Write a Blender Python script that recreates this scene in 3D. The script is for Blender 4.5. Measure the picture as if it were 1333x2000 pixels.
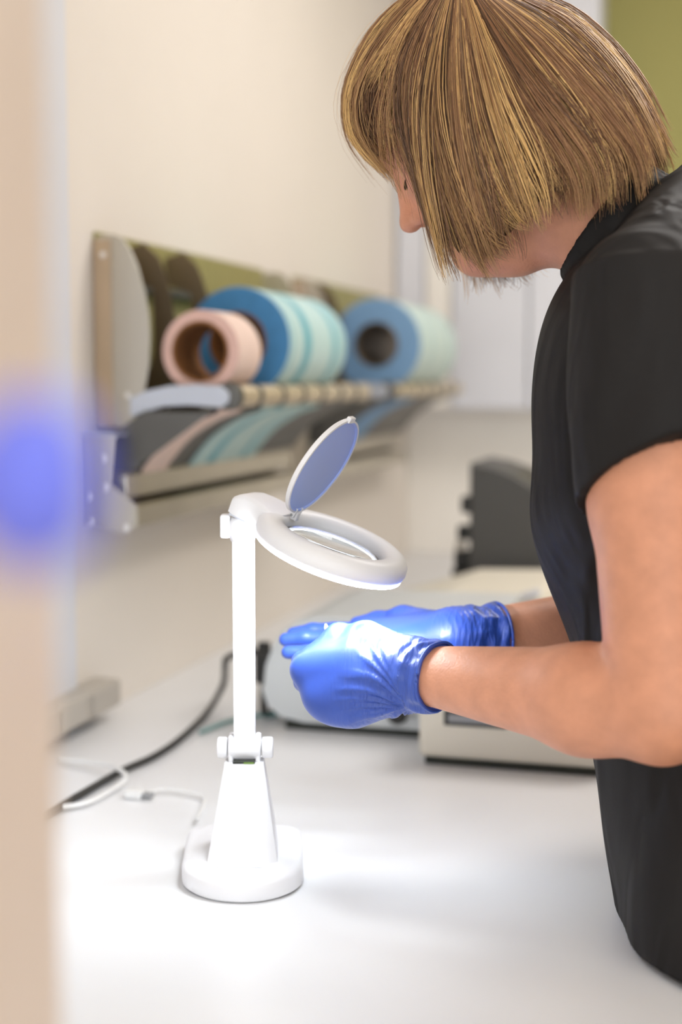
import bpy, bmesh, math, random
import numpy as np
from mathutils import Vector, Matrix, Euler

for _o in list(bpy.data.objects):
    bpy.data.objects.remove(_o, do_unlink=True)
sc = bpy.context.scene
COL = sc.collection
rng = np.random.default_rng(7)
random.seed(7)

# ------------------------------------------------------------------ camera
FPX = 2777.0
TH = math.atan(260 / FPX)
CAM = np.array([0, 0, 1.26])
cam = bpy.data.cameras.new('camera')
cam_o = bpy.data.objects.new('camera', cam)
COL.objects.link(cam_o)
cam.sensor_fit = 'HORIZONTAL'
cam.sensor_width = 24.0
cam.lens = FPX / 1333 * 24.0
cam.clip_start = 0.02
cam_o.location = CAM
cam_o.rotation_euler = (math.pi / 2 - TH, 0, 0)
cam.dof.use_dof = True
cam.dof.focus_distance = 1.33
cam.dof.aperture_fstop = 2.2
sc.camera = cam_o
sc.cycles.max_bounces = 6
sc.cycles.diffuse_bounces = 3
sc.cycles.glossy_bounces = 3
sc.cycles.transmission_bounces = 6
sc.cycles.transparent_max_bounces = 6
sc.cycles.caustics_reflective = False
sc.cycles.caustics_refractive = False
sc.cycles.sample_clamp_indirect = 6.0
sc.cycles.adaptive_threshold = 0.05

# ------------------------------------------------------------------ view, world, big lights
sc.view_settings.view_transform = 'Standard'
sc.view_settings.look = 'None'
sc.view_settings.exposure = 0.1
sc.view_settings.gamma = 1.0
sc.view_settings.use_curve_mapping = False
world = bpy.data.worlds.new('world')
sc.world = world
world.use_nodes = True
world.node_tree.nodes['Background'].inputs[0].default_value = (0.93, 0.985, 1.0, 1)
world.node_tree.nodes['Background'].inputs[1].default_value = 2.05

PHI = math.atan((1444 - 666.5) / FPX)
W0 = np.array([-0.405, 1.955, 0.0])
WV = np.array([math.sin(PHI), math.cos(PHI), 0.0])      # along the left wall, away from the camera
NV = np.array([math.cos(PHI), -math.sin(PHI), 0.0])     # out of the left wall into the room


def w2w(p):
    """wall frame (n out of the wall, u along it, z up) to world"""
    return W0 + NV * p[0] + WV * p[1] + np.array([0, 0, p[2]])


def area(name, loc_w, size, power, color, aim=None, shape='RECTANGLE'):
    l = bpy.data.lights.new(name, 'AREA')
    l.shape = shape
    l.size, l.size_y = size
    l.energy = power
    l.color = color
    o = bpy.data.objects.new(name, l)
    COL.objects.link(o)
    o.location = w2w(loc_w)
    d = Vector((0, 0, -1)) if aim is None else Vector(w2w(aim)) - o.location
    o.rotation_euler = d.to_track_quat('-Z', 'Y').to_euler()
    return o


area('overhead_fill_light', (1.3, 0.6, 2.62), (1.2, 0.6), 12.5, (1.0, 0.96, 0.93))  # unseen overhead fill, added to light the room
area('overhead_fill_light', (1.4, 1.05, 2.62), (1.2, 0.5), 15, (1.0, 0.97, 0.94))  # unseen fill added to brighten the back of the room
area('overhead_fill_light', (1.5, -0.9, 2.62), (1.2, 0.6), 5, (1.0, 0.88, 0.74))  # unseen warm fill added over the near end


# ------------------------------------------------------------------ pixel helpers (photo frame 1333 x 2000)
CF = np.array([0, math.cos(TH), -math.sin(TH)])
CR = np.array([1.0, 0, 0])
CU = np.array([0, math.sin(TH), math.cos(TH)])


def ray(px, py):
    return CF + (px - 666.5) / FPX * CR + (1000 - py) / FPX * CU


def wl(p):
    q = p - W0
    return np.array([q @ NV, q @ WV, p[2]])


def PD(px, py, d):
    return CAM + d * ray(px, py)


def PZ(px, py, z):
    r = ray(px, py)
    return CAM + r * (z - CAM[2]) / r[2]


def PU(px, py, u):
    r = ray(px, py)
    return wl(CAM + r * ((u - (CAM - W0) @ WV) / (r @ WV)))


def PN(px, py, n):
    r = ray(px, py)
    return wl(CAM + r * ((n - (CAM - W0) @ NV) / (r @ NV)))


UH = -0.383                     # the woman's mid plane in the wall frame


def Q(px, py, s):
    """a point seen at that pixel, s metres from the woman's mid plane towards the camera (wall frame)"""
    return PU(px, py, UH - s)


# ------------------------------------------------------------------ materials
def lin(c):
    return tuple(((v / 255) / 12.92 if v / 255 <= 0.04045 else ((v / 255 + 0.055) / 1.055) ** 2.4) for v in c[:3]) + (1,)


MATS = {}


def mat(name, rgb, rough=0.5, metal=0.0, var=0.04, vscale=8.0, bump=0.0, bscale=200.0, sss=0.0, coat=0.0, spec=0.5, sheen=0.0, aniso=None):
    m = bpy.data.materials.new(name)
    m.use_nodes = True
    nt = m.node_tree
    b = nt.nodes['Principled BSDF']
    c = lin(rgb)
    b.inputs['Roughness'].default_value = rough
    b.inputs['Metallic'].default_value = metal
    b.inputs['Specular IOR Level'].default_value = spec
    if coat:
        b.inputs['Coat Weight'].default_value = coat
        b.inputs['Coat Roughness'].default_value = 0.15
    if sheen:
        b.inputs['Sheen Weight'].default_value = sheen
        b.inputs['Sheen Roughness'].default_value = 0.4
    if sss:
        b.inputs['Subsurface Weight'].default_value = sss
        b.inputs['Subsurface Radius'].default_value = (0.012, 0.005, 0.003)
        b.inputs['Subsurface Scale'].default_value = 1.0
    tc = nt.nodes.new('ShaderNodeTexCoord')
    mp = nt.nodes.new('ShaderNodeMapping')
    nt.links.new(tc.outputs['Object'], mp.inputs[0])
    if aniso:
        mp.inputs['Scale'].default_value = aniso
    nz = nt.nodes.new('ShaderNodeTexNoise')
    nz.inputs['Scale'].default_value = vscale
    nz.inputs['Detail'].default_value = 4
    nt.links.new(mp.outputs[0], nz.inputs['Vector'])
    rp = nt.nodes.new('ShaderNodeValToRGB')
    rp.color_ramp.elements[0].position = 0.3
    rp.color_ramp.elements[1].position = 0.7
    rp.color_ramp.elements[0].color = tuple(max(0, v * (1 - var)) for v in c[:3]) + (1,)
    rp.color_ramp.elements[1].color = tuple(min(1, v * (1 + var)) for v in c[:3]) + (1,)
    nt.links.new(nz.outputs['Fac'], rp.inputs[0])
    nt.links.new(rp.outputs[0], b.inputs['Base Color'])
    if bump:
        n2 = nt.nodes.new('ShaderNodeTexNoise')
        n2.inputs['Scale'].default_value = bscale
        n2.inputs['Detail'].default_value = 3
        nt.links.new(mp.outputs[0], n2.inputs['Vector'])
        bp = nt.nodes.new('ShaderNodeBump')
        bp.inputs['Strength'].default_value = bump
        bp.inputs['Distance'].default_value = 0.002
        nt.links.new(n2.outputs['Fac'], bp.inputs['Height'])
        nt.links.new(bp.outputs[0], b.inputs['Normal'])
    MATS[name] = m
    return m


def emit(name, rgb, strength):
    m = bpy.data.materials.new(name)
    m.use_nodes = True
    b = m.node_tree.nodes['Principled BSDF']
    b.inputs['Base Color'].default_value = (0.9, 0.9, 0.9, 1)
    b.inputs['Emission Color'].default_value = tuple(rgb) + (1,)
    b.inputs['Emission Strength'].default_value = strength
    MATS[name] = m
    return m


mat('wall_paint', (239, 230, 220), 0.85, var=0.012, vscale=3, bump=0.15, bscale=180)
mat('back_paint', (160, 154, 94), 0.85, var=0.02, vscale=3, bump=0.15, bscale=180)
mat('cream_panel', (253, 247, 238), 0.6, var=0.02)
mat('lilac_panel', (226, 226, 232), 0.5, var=0.015)
mat('ceiling_paint', (240, 234, 226), 0.9, var=0.01)
mat('floor_vinyl', (168, 140, 108), 0.5, var=0.12, vscale=5, bump=0.1, bscale=60)
mat('door_laminate', (236, 219, 206), 0.55, var=0.03, vscale=6)
mat('worktop', (233, 232, 233), 0.32, var=0.012, vscale=5, bump=0.02, bscale=300)
mat('edge_strip', (212, 196, 150), 0.5)
mat('white_plastic', (238, 236, 238), 0.38, var=0.006, bump=0.03, bscale=900)
mat('grey_plastic', (150, 150, 152), 0.45)
mat('lid_glove_bounce', (168, 190, 255), 0.45, var=0.02)  # blue tint stands in for light bounced up from the gloves
mat('knob_blue', (122, 134, 255), 0.4, var=0.03)
mat('dark_gap', (40, 42, 34), 0.7)
mat('green_bit', (110, 140, 60), 0.6)
mat('steel', (196, 190, 178), 0.38, 1.0, var=0.05, vscale=14, bump=0.12, bscale=160, aniso=(1, 1, 0.06))
mat('steel_dark', (128, 112, 92), 0.5, 0.8, var=0.08, vscale=12, bump=0.1, bscale=160)
mat('steel_bar', (214, 200, 176), 0.42, 0.55, var=0.05, vscale=14)
mat('steel_warm', (190, 168, 142), 0.45, 0.6, var=0.06, vscale=10)
mat('bolt_head', (240, 236, 232), 0.35, 0.1)
mat('steel_bright', (200, 204, 214), 0.4, 0.35, var=0.03)
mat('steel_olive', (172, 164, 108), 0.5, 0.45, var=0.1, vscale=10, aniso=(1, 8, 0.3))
mat('graphite', (98, 96, 92), 0.45, 0.5, var=0.08, vscale=10)
mat('rubber', (48, 46, 44), 0.6, var=0.1)
mat('card_core', (140, 92, 48), 0.85, var=0.12, vscale=30)
mat('paper_pink', (240, 214, 202), 0.8, var=0.02, vscale=30)
mat('paper_pink_edge', (226, 186, 172), 0.85, var=0.06, vscale=90)
mat('roll_edge_blue', (74, 142, 196), 0.65, var=0.08, vscale=60)
mat('roll_edge_pale', (128, 168, 208), 0.65, var=0.06, vscale=60)
mat('device_grey', (204, 206, 206), 0.45, var=0.015)
mat('device_cream', (226, 218, 202), 0.5, var=0.015)
mat('device_top', (206, 190, 168), 0.5, var=0.02)
mat('device_dark', (74, 72, 70), 0.5, var=0.06)
mat('black_plastic', (30, 29, 28), 0.45, var=0.1)
mat('badge_blue', (96, 106, 150), 0.4)
mat('cable_black', (44, 42, 40), 0.5)
mat('cable_teal', (110, 150, 148), 0.5)
mat('cable_white', (232, 230, 228), 0.5)
mat('socket_grey', (186, 178, 168), 0.5)
mat('skin', (217, 152, 120), 0.5, var=0.085, vscale=48, bump=0.22, bscale=380)
mat('lip', (196, 120, 110), 0.45)
mat('brow_hair', (92, 66, 48), 0.7)
mat('lash', (40, 30, 26), 0.6)
mat('tunic', (38, 36, 36), 0.6, var=0.10, vscale=7, bump=0.10, bscale=900, sheen=0.0, spec=0.14)


def drape(m, scale, dist, stretch, rot):
    nt = m.node_tree
    b = nt.nodes['Principled BSDF']
    tc = nt.nodes.new('ShaderNodeTexCoord')
    mp = nt.nodes.new('ShaderNodeMapping')
    mp.inputs['Scale'].default_value = stretch
    mp.inputs['Rotation'].default_value = rot
    nt.links.new(tc.outputs['Object'], mp.inputs[0])
    nz = nt.nodes.new('ShaderNodeTexNoise')
    nz.inputs['Scale'].default_value = scale
    nz.inputs['Detail'].default_value = 2
    nz.inputs['Distortion'].default_value = 0.8
    nt.links.new(mp.outputs[0], nz.inputs['Vector'])
    bp = nt.nodes.new('ShaderNodeBump')
    bp.inputs['Strength'].default_value = 0.8
    bp.inputs['Distance'].default_value = dist
    nt.links.new(nz.outputs['Fac'], bp.inputs['Height'])
    old = b.inputs['Normal'].links
    if old:
        nt.links.new(old[0].from_socket, bp.inputs['Normal'])
    nt.links.new(bp.outputs[0], b.inputs['Normal'])


drape(MATS['tunic'], 13, 0.024, (1, 1, 0.35), (0, 0.35, 0))
mat('trousers', (38, 37, 37), 0.7, var=0.1)
mat('shoe', (226, 224, 220), 0.5)
mat('tip_white', (236, 240, 214), 0.4)
mat('tip_metal', (190, 190, 190), 0.3, 0.9)
emit('led', (0.86, 0.94, 1.0), 60)


def glove_mat():
    m = mat('nitrile', (48, 80, 172), 0.42, var=0.05, vscale=40, spec=0.5, coat=0.35)
    nt = m.node_tree
    b = nt.nodes['Principled BSDF']
    at = nt.nodes.new('ShaderNodeAttribute')
    at.attribute_name = 'wrinkle'
    tc = nt.nodes.new('ShaderNodeTexCoord')
    mp = nt.nodes.new('ShaderNodeMapping')
    mp.inputs['Rotation'].default_value = (0, math.radians(28), 0)
    mp.inputs['Scale'].default_value = (1.0, 0.22, 0.16)
    nt.links.new(tc.outputs['Object'], mp.inputs[0])
    nz = nt.nodes.new('ShaderNodeTexNoise')
    nz.inputs['Scale'].default_value = 170
    nz.inputs['Detail'].default_value = 3
    nz.inputs['Distortion'].default_value = 0.6
    nt.links.new(mp.outputs[0], nz.inputs['Vector'])
    mul = nt.nodes.new('ShaderNodeMath')
    mul.operation = 'MULTIPLY'
    nt.links.new(nz.outputs['Fac'], mul.inputs[0])
    nt.links.new(at.outputs['Fac'], mul.inputs[1])
    bp = nt.nodes.new('ShaderNodeBump')
    bp.inputs['Strength'].default_value = 0.9
    bp.inputs['Distance'].default_value = 0.0045
    nt.links.new(mul.outputs[0], bp.inputs['Height'])
    nt.links.new(bp.outputs[0], b.inputs['Normal'])
    b.inputs['Transmission Weight'].default_value = 0.0


glove_mat()


def hair_mat():
    m = bpy.data.materials.new('hair')
    m.use_nodes = True
    nt = m.node_tree
    b = nt.nodes['Principled BSDF']
    at = nt.nodes.new('ShaderNodeAttribute')
    at.attribute_name = 'tone'
    nt.links.new(at.outputs['Color'], b.inputs['Base Color'])
    b.inputs['Roughness'].default_value = 0.38
    b.inputs['Specular IOR Level'].default_value = 0.6
    MATS['hair'] = m


hair_mat()
mat('hair_base', (62, 42, 28), 0.75, var=0.3, vscale=60)


def roll_print(name, axis_u0, length, base, stripe):
    """pale film with two printed lengthwise bands, laid out along the roll's own axis"""
    m = mat(name, base, 0.42, var=0.03, vscale=30)
    nt = m.node_tree
    b = nt.nodes['Principled BSDF']
    tc = nt.nodes.new('ShaderNodeTexCoord')
    sp = nt.nodes.new('ShaderNodeSeparateXYZ')
    nt.links.new(tc.outputs['Object'], sp.inputs[0])
    mr = nt.nodes.new('ShaderNodeMapRange')
    mr.inputs[1].default_value = axis_u0
    mr.inputs[2].default_value = axis_u0 + length
    nt.links.new(sp.outputs[1], mr.inputs[0])
    rp = nt.nodes.new('ShaderNodeValToRGB')
    rp.color_ramp.interpolation = 'LINEAR'
    pale = lin(base)
    st = lin(stripe)
    mid = tuple(0.5 * (a + c) for a, c in zip(pale, st))
    stops = [(0.0, pale), (0.05, mid), (0.09, pale), (0.22, pale), (0.25, st), (0.33, st), (0.37, pale), (0.70, pale), (0.73, mid), (0.80, st), (0.85, pale), (0.95, mid), (1.0, pale)]
    els = rp.color_ramp.elements
    els[0].position, els[0].color = stops[0]
    els[1].position, els[1].color = stops[-1]
    for p, c in stops[1:-1]:
        e = els.new(p)
        e.color = c
    nt.links.new(mr.outputs[0], rp.inputs[0])
    nt.links.new(rp.outputs[0], b.inputs['Base Color'])
    return m


# ------------------------------------------------------------------ object helpers
ORIGIN = {}


def set_props(o, label=None, cat=None, group=None, kind=None):
    if label: o['label'] = label
    if cat: o['category'] = cat
    if group: o['group'] = group
    if kind: o['kind'] = kind


def place(o, origin, world):
    ORIGIN[o] = (np.array(origin, float), world)
    if world:
        o.location = origin
    else:
        o.location = w2w(origin)
        o.rotation_euler = (0, 0, -PHI)


def thing(name, label, cat, origin, world=False, group=None, kind=None):
    o = bpy.data.objects.new(name, None)
    o.empty_display_size = 0.05
    COL.objects.link(o)
    place(o, origin, world)
    set_props(o, label, cat, group, kind)
    return o


def make_mesh(name, V, Fc, smooth=False):
    me = bpy.data.meshes.new(name)
    V = np.asarray(V, dtype=np.float32)
    if isinstance(Fc, np.ndarray):
        nf, k = Fc.shape
        me.vertices.add(len(V))
        me.vertices.foreach_set('co', V.ravel())
        me.loops.add(nf * k)
        me.loops.foreach_set('vertex_index', Fc.astype(np.int32).ravel())
        me.polygons.add(nf)
        me.polygons.foreach_set('loop_start', np.arange(0, nf * k, k, dtype=np.int32))
        me.polygons.foreach_set('loop_total', np.full(nf, k, dtype=np.int32))
        me.update(calc_edges=True)
        me.validate()
    else:
        me.from_pydata([tuple(map(float, v)) for v in V], [], [tuple(int(i) for i in f) for f in Fc])
    if smooth:
        me.polygons.foreach_set('use_smooth', np.ones(len(me.polygons), dtype=bool))
    return me


def root_origin(o):
    while o.parent:
        o = o.parent
    return ORIGIN[o]


def part(name, geo, material, parent, smooth=False, label=None, kind=None, angle=None):
    V, Fc = geo
    org, world = root_origin(parent)
    me = make_mesh(name, np.asarray(V, float) - org, Fc, smooth)
    o = bpy.data.objects.new(name, me)
    COL.objects.link(o)
    o.parent = parent
    me.materials.append(MATS[material])
    if smooth and angle:
        me.set_sharp_from_angle(angle=math.radians(angle))
    set_props(o, label, kind=kind)
    return o


def solo(name, geo, material, label, cat, origin, world=False, smooth=False, group=None, kind=None, angle=None):
    V, Fc = geo
    me = make_mesh(name, np.asarray(V, float) - np.array(origin, float), Fc, smooth)
    o = bpy.data.objects.new(name, me)
    COL.objects.link(o)
    place(o, origin, world)
    me.materials.append(MATS[material])
    if smooth and angle:
        me.set_sharp_from_angle(angle=math.radians(angle))
    set_props(o, label, cat, group, kind)
    return o


def join(*geos):
    V, Fc, k = [], [], 0
    for v, f in geos:
        v = [tuple(p) for p in v]
        V += v
        Fc += [tuple(int(i) + k for i in q) for q in f]
        k += len(v)
    return V, Fc


def xf(geo, M):
    M = Matrix(M) if not isinstance(M, Matrix) else M
    return [tuple(M @ Vector(v)) for v in geo[0]], geo[1]


def bm_geo(bm):
    bm.verts.index_update()
    g = [tuple(v.co) for v in bm.verts], [tuple(v.index for v in f.verts) for f in bm.faces]
    bm.free()
    return g


def box(lo, hi, r=0.0, seg=2):
    bm = bmesh.new()
    bmesh.ops.create_cube(bm, size=1)
    lo, hi = Vector(lo), Vector(hi)
    for v in bm.verts:
        v.co = Vector([lo[i] + (v.co[i] + 0.5) * (hi[i] - lo[i]) for i in range(3)])
    if r > 0:
        bmesh.ops.bevel(bm, geom=bm.edges[:], offset=r, segments=seg, affect='EDGES', profile=0.5, clamp_overlap=True)
    return bm_geo(bm)


def prism(poly, t0, t1, plane='xz', r=0.0, seg=2):
    """a polygon in (n,z) extruded along u (plane xz), or in (x,y) extruded along z (plane xy), or in (y,z) along x"""
    bm = bmesh.new()

    def mk(p, t):
        return {'xz': (p[0], t, p[1]), 'xy': (p[0], p[1], t), 'yz': (t, p[0], p[1])}[plane]
    a = [bm.verts.new(mk(p, t0)) for p in poly]
    b = [bm.verts.new(mk(p, t1)) for p in poly]
    n = len(poly)
    fa = bm.faces.new(a)
    fb = bm.faces.new(b[::-1])
    for i in range(n):
        bm.faces.new((a[i], b[i], b[(i + 1) % n], a[(i + 1) % n]))
    bmesh.ops.recalc_face_normals(bm, faces=bm.faces[:])
    if r > 0:
        es = list(set(fa.edges[:]) | set(fb.edges[:]))
        bmesh.ops.bevel(bm, geom=es, offset=r, segments=seg, affect='EDGES', profile=0.5, clamp_overlap=True)
    return bm_geo(bm)


def lathe(prof, seg=48, closed=False):
    """profile (r, z) turned about z"""
    V, Fc = [], []
    n = len(prof)
    for i in range(seg):
        a = 2 * math.pi * i / seg
        for r, z in prof:
            V.append((r * math.cos(a), r * math.sin(a), z))
    for i in range(seg):
        j = (i + 1) % seg
        for k in range(n if closed else n - 1):
            k2 = (k + 1) % n
            Fc.append((i * n + k, j * n + k, j * n + k2, i * n + k2))
    if not closed:
        for k in (0, n - 1):
            if prof[k][0] > 1e-6:
                ring = [i * n + k for i in range(seg)]
                Fc.append(tuple(ring[::-1] if k == 0 else ring))
    return V, Fc


def rring(r, z0, z1, bev=0.002, r_in=None):
    """profile of a bevelled cylinder or ring"""
    if r_in is None:
        return [(0, z0), (r - bev, z0), (r - bev * .3, z0 + bev * .3), (r, z0 + bev), (r, z1 - bev), (r - bev * .3, z1 - bev * .3), (r - bev, z1), (0, z1)]
    return [(r_in, z0 + bev), (r_in + bev, z0), (r - bev, z0), (r, z0 + bev), (r, z1 - bev), (r - bev, z1), (r_in + bev, z1), (r_in, z1 - bev)]


ALONG_U = Matrix.Rotation(-math.pi / 2, 4, 'X')      # z axis -> +y
ALONG_X = Matrix.Rotation(math.pi / 2, 4, 'Y')       # z axis -> +x


def at(geo, c, R=None):
    M = Matrix.Translation(Vector(c))
    if R is not None:
        M = M @ R.to_4x4()
    return xf(geo, M)


def catmull(P, n):
    P = np.asarray(P, float)
    m = len(P)
    t = np.linspace(0, m - 1, n)
    i = np.clip(t.astype(int), 0, m - 2)
    f = (t - i)[:, None]
    p0, p1, p2, p3 = P[np.clip(i - 1, 0, m - 1)], P[i], P[i + 1], P[np.clip(i + 2, 0, m - 1)]
    return 0.5 * ((2 * p1) + (-p0 + p2) * f + (2 * p0 - 5 * p1 + 4 * p2 - p3) * f ** 2 + (-p0 + 3 * p1 - 3 * p2 + p3) * f ** 3)


def tube(pts, r, n=40, seg=8):
    C = catmull(pts, n)
    T = np.gradient(C, axis=0)
    T /= np.linalg.norm(T, axis=1)[:, None]
    ref = np.array([0.13, 0.2, 0.97])
    V, Fc = [], []
    rr = np.full(n, r) if np.isscalar(r) else np.interp(np.linspace(0, 1, n), np.linspace(0, 1, len(r)), r)
    for i in range(n):
        a = np.cross(T[i], ref)
        a /= np.linalg.norm(a)
        b = np.cross(T[i], a)
        for k in range(seg):
            w = 2 * math.pi * k / seg
            V.append(C[i] + rr[i] * (math.cos(w) * a + math.sin(w) * b))
    for i in range(n - 1):
        for k in range(seg):
            k2 = (k + 1) % seg
            Fc.append((i * seg + k, i * seg + k2, (i + 1) * seg + k2, (i + 1) * seg + k))
    Fc.append(tuple(range(seg))[::-1])
    Fc.append(tuple((n - 1) * seg + k for k in range(seg)))
    return V, Fc


# ------------------------------------------------------------------ blended-solid modeller (distance field + surface nets)
class Field:
    def __init__(s, lo, hi, h):
        s.lo = np.array(lo, float)
        s.h = h
        s.n = np.ceil((np.array(hi) - s.lo) / h).astype(int) + 1
        s.f = np.full(s.n, 1.0, dtype=np.float32)

    def block(s, lo, hi):
        a = np.clip(np.floor((np.array(lo) - s.lo) / s.h).astype(int), 0, s.n)
        b = np.clip(np.ceil((np.array(hi) - s.lo) / s.h).astype(int) + 1, 0, s.n)
        sl = tuple(slice(x, y) for x, y in zip(a, b))
        ax = [(s.lo[i] + s.h * np.arange(a[i], b[i])).astype(np.float32) for i in range(3)]
        X = ax[0][:, None, None]
        Y = ax[1][None, :, None]
        Z = ax[2][None, None, :]
        return sl, X, Y, Z

    def add(s, prim, k=0.0):
        fn, lo, hi = prim
        m = 0.012 + k
        sl, X, Y, Z = s.block(np.array(lo) - m, np.array(hi) + m)
        if 0 in s.f[sl].shape: return
        d = fn(X, Y, Z)
        a = s.f[sl]
        if k > 0:
            h = np.clip(0.5 + 0.5 * (a - d) / k, 0, 1)
            s.f[sl] = a * (1 - h) + d * h - k * h * (1 - h)
        else:
            s.f[sl] = np.minimum(a, d)

    def sub(s, prim, k=0.0):
        fn, lo, hi = prim
        m = 0.012 + k
        sl, X, Y, Z = s.block(np.array(lo) - m, np.array(hi) + m)
        if 0 in s.f[sl].shape: return
        d = -fn(X, Y, Z)
        a = s.f[sl]
        if k > 0:
            h = np.clip(0.5 - 0.5 * (a - d) / k, 0, 1)
            s.f[sl] = a * (1 - h) + d * h + k * h * (1 - h)
        else:
            s.f[sl] = np.maximum(a, d)

    def mesh(s, smooth=1):
        f = s.f
        g = f < 0
        nx, ny, nz = g.shape
        cnt = np.zeros((nx - 1, ny - 1, nz - 1), dtype=np.int8)
        offs = [(i, j, k) for i in (0, 1) for j in (0, 1) for k in (0, 1)]
        for i, j, k in offs:
            cnt += g[i:nx - 1 + i, j:ny - 1 + j, k:nz - 1 + k]
        act = np.argwhere((cnt > 0) & (cnt < 8))
        idx = np.full(cnt.shape, -1, dtype=np.int32)
        idx[tuple(act.T)] = np.arange(len(act))
        vals = np.stack([f[act[:, 0] + i, act[:, 1] + j, act[:, 2] + k] for i, j, k in offs], 1)
        P = np.zeros((len(act), 3))
        W = np.zeros(len(act))
        O = np.array(offs, float)
        for a in range(8):
            for b in range(a + 1, 8):
                if abs(O[a] - O[b]).sum() != 1: continue
                va, vb = vals[:, a], vals[:, b]
                mk = (va < 0) != (vb < 0)
                t = np.where(mk, va / np.where(mk, va - vb, 1), 0)
                P += mk[:, None] * (O[a] + t[:, None] * (O[b] - O[a]))
                W += mk
        V = s.lo + s.h * (act + P / W[:, None])
        quads = []
        for ax in range(3):
            sl0 = [slice(1, -1)] * 3
            sl1 = [slice(1, -1)] * 3
            sl0[ax] = slice(0, -1)
            sl1[ax] = slice(1, None)
            d = g[tuple(sl0)] != g[tuple(sl1)]
            e = np.argwhere(d)
            off = np.ones(3, int)
            off[ax] = 0
            e = e + off
            b1, b2 = [(1, 2), (2, 0), (0, 1)][ax]
            c = []
            for db1, db2 in ((1, 1), (0, 1), (0, 0), (1, 0)):
                q = e.copy()
                q[:, b1] -= db1
                q[:, b2] -= db2
                c.append(idx[tuple(q.T)])
            q = np.stack(c, 1)
            inside = g[tuple(e.T)]
            q[~inside] = q[~inside][:, ::-1]
            quads.append(q)
        Qd = np.concatenate(quads)
        Qd = Qd[(Qd >= 0).all(1)]
        if smooth:
            E = np.concatenate([Qd[:, [0, 1]], Qd[:, [1, 2]], Qd[:, [2, 3]], Qd[:, [3, 0]]])
            E = np.concatenate([E, E[:, ::-1]])
            dg = np.bincount(E[:, 0], minlength=len(V)).astype(float)
            for it in range(smooth):
                A = np.stack([np.bincount(E[:, 0], weights=V[E[:, 1], i], minlength=len(V)) for i in range(3)], 1) / np.maximum(dg, 1)[:, None]
                V = V + 0.6 * (A - V)
        return V, Qd


def cap(a, b, ra, rb=None):
    a = np.asarray(a, float)
    b = np.asarray(b, float)
    rb = ra if rb is None else rb
    d = b - a
    L2 = max(float(d @ d), 1e-9)

    def fn(X, Y, Z):
        x, y, z = X - a[0], Y - a[1], Z - a[2]
        t = np.clip((x * d[0] + y * d[1] + z * d[2]) / L2, 0, 1)
        return np.sqrt((x - t * d[0]) ** 2 + (y - t * d[1]) ** 2 + (z - t * d[2]) ** 2) - (ra + t * (rb - ra))
    r = max(ra, rb)
    return fn, np.minimum(a, b) - r, np.maximum(a, b) + r


def ell(c, rad, R=None):
    c = np.asarray(c, float)
    rad = np.asarray(rad, float)
    R = np.eye(3) if R is None else np.asarray(R)       # rows: local axes

    def fn(X, Y, Z):
        x, y, z = X - c[0], Y - c[1], Z - c[2]
        p = [(x * R[i, 0] + y * R[i, 1] + z * R[i, 2]) / rad[i] for i in range(3)]
        k0 = np.sqrt(p[0] ** 2 + p[1] ** 2 + p[2] ** 2)
        k1 = np.sqrt(sum((p[i] / rad[i]) ** 2 for i in range(3))) + 1e-6
        return k0 * (k0 - 1) / k1
    ext = np.sqrt(((R * rad[:, None]) ** 2).sum(0))
    return fn, c - ext, c + ext


def loft(rows, amp=None):
    """rows: z, front n, back n, half width, superellipse power, centre u"""
    rows = np.array(rows, float)
    zs = rows[:, 0]
    zz = np.linspace(zs[0], zs[-1], 200)

    def sp(c):
        # smooth the polyline a little
        y = np.interp(zz, zs, rows[:, c])
        ker = np.hanning(25)
        ker /= ker.sum()
        return np.convolve(np.pad(y, 12, mode='edge'), ker, 'valid')
    fr, bk, hw = sp(1), sp(2), sp(3)

    def fn(X, Y, Z):
        z = Z[0, 0, :]
        f = np.interp(z, zz, fr)[None, None, :]
        b = np.interp(z, zz, bk)[None, None, :]
        w = np.interp(z, zz, hw)[None, None, :]
        c, a = (f + b) / 2, (b - f) / 2
        x = (X - c) / a
        y = (Y - UH) / w
        k = (np.abs(x) ** 2.3 + np.abs(y) ** 2.3) ** (1 / 2.3)
        d = (k - 1) * np.minimum(a, w)
        d = d + 0 * Z
        if amp is not None:
            d = d + amp(X, Y, Z)
        dz = np.maximum(zz[0] - Z, Z - zz[-1])
        return np.maximum(d, dz)
    return fn, (fr.min(), UH - hw.max(), zz[0]), (bk.max(), UH + hw.max(), zz[-1])


# ================================================================== the room
def structure(name, geo, material, label, origin, cat='wall', smooth=False):
    return solo(name, geo, material, label, cat, origin, kind='structure', smooth=smooth)


UB = 2.22
structure('floor', box((-0.1, -4.2, -0.05), (3.4, UB + 0.1, 0.0)), 'floor_vinyl', 'light brown vinyl floor of the treatment room', (1.5, -0.5, 0), 'floor')
structure('wall_left', box((-0.12, -2.4, 0.0), (0.0, UB, 2.7)), 'wall_paint', 'cream painted wall behind the roll dispensers', (0, 0, 0))
structure('wall_back', box((-0.12, UB, 0.0), (3.4, UB + 0.12, 2.7)), 'back_paint', 'olive green painted wall behind the woman', (1.5, UB, 0))
structure('wall_right', box((3.3, -2.4, 0.0), (3.42, UB, 2.7)), 'wall_paint', 'cream wall on the far side of the room', (3.3, 0, 0))
structure('ceiling', box((-0.12, -2.4, 2.7), (3.42, UB + 0.12, 2.78)), 'ceiling_paint', 'white ceiling above the work area', (1.5, 0, 2.7), 'ceiling')
uA = PN(127, 200, 0.006)[1]
structure('trim_1', box((0.0, uA - 0.9, 0.7605), (0.010, uA, 2.7), 0.003), 'lilac_panel', 'pale grey wall panel at the upper left beside the cream wall', (0, uA - 0.4, 1.22), 'panel')
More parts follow.
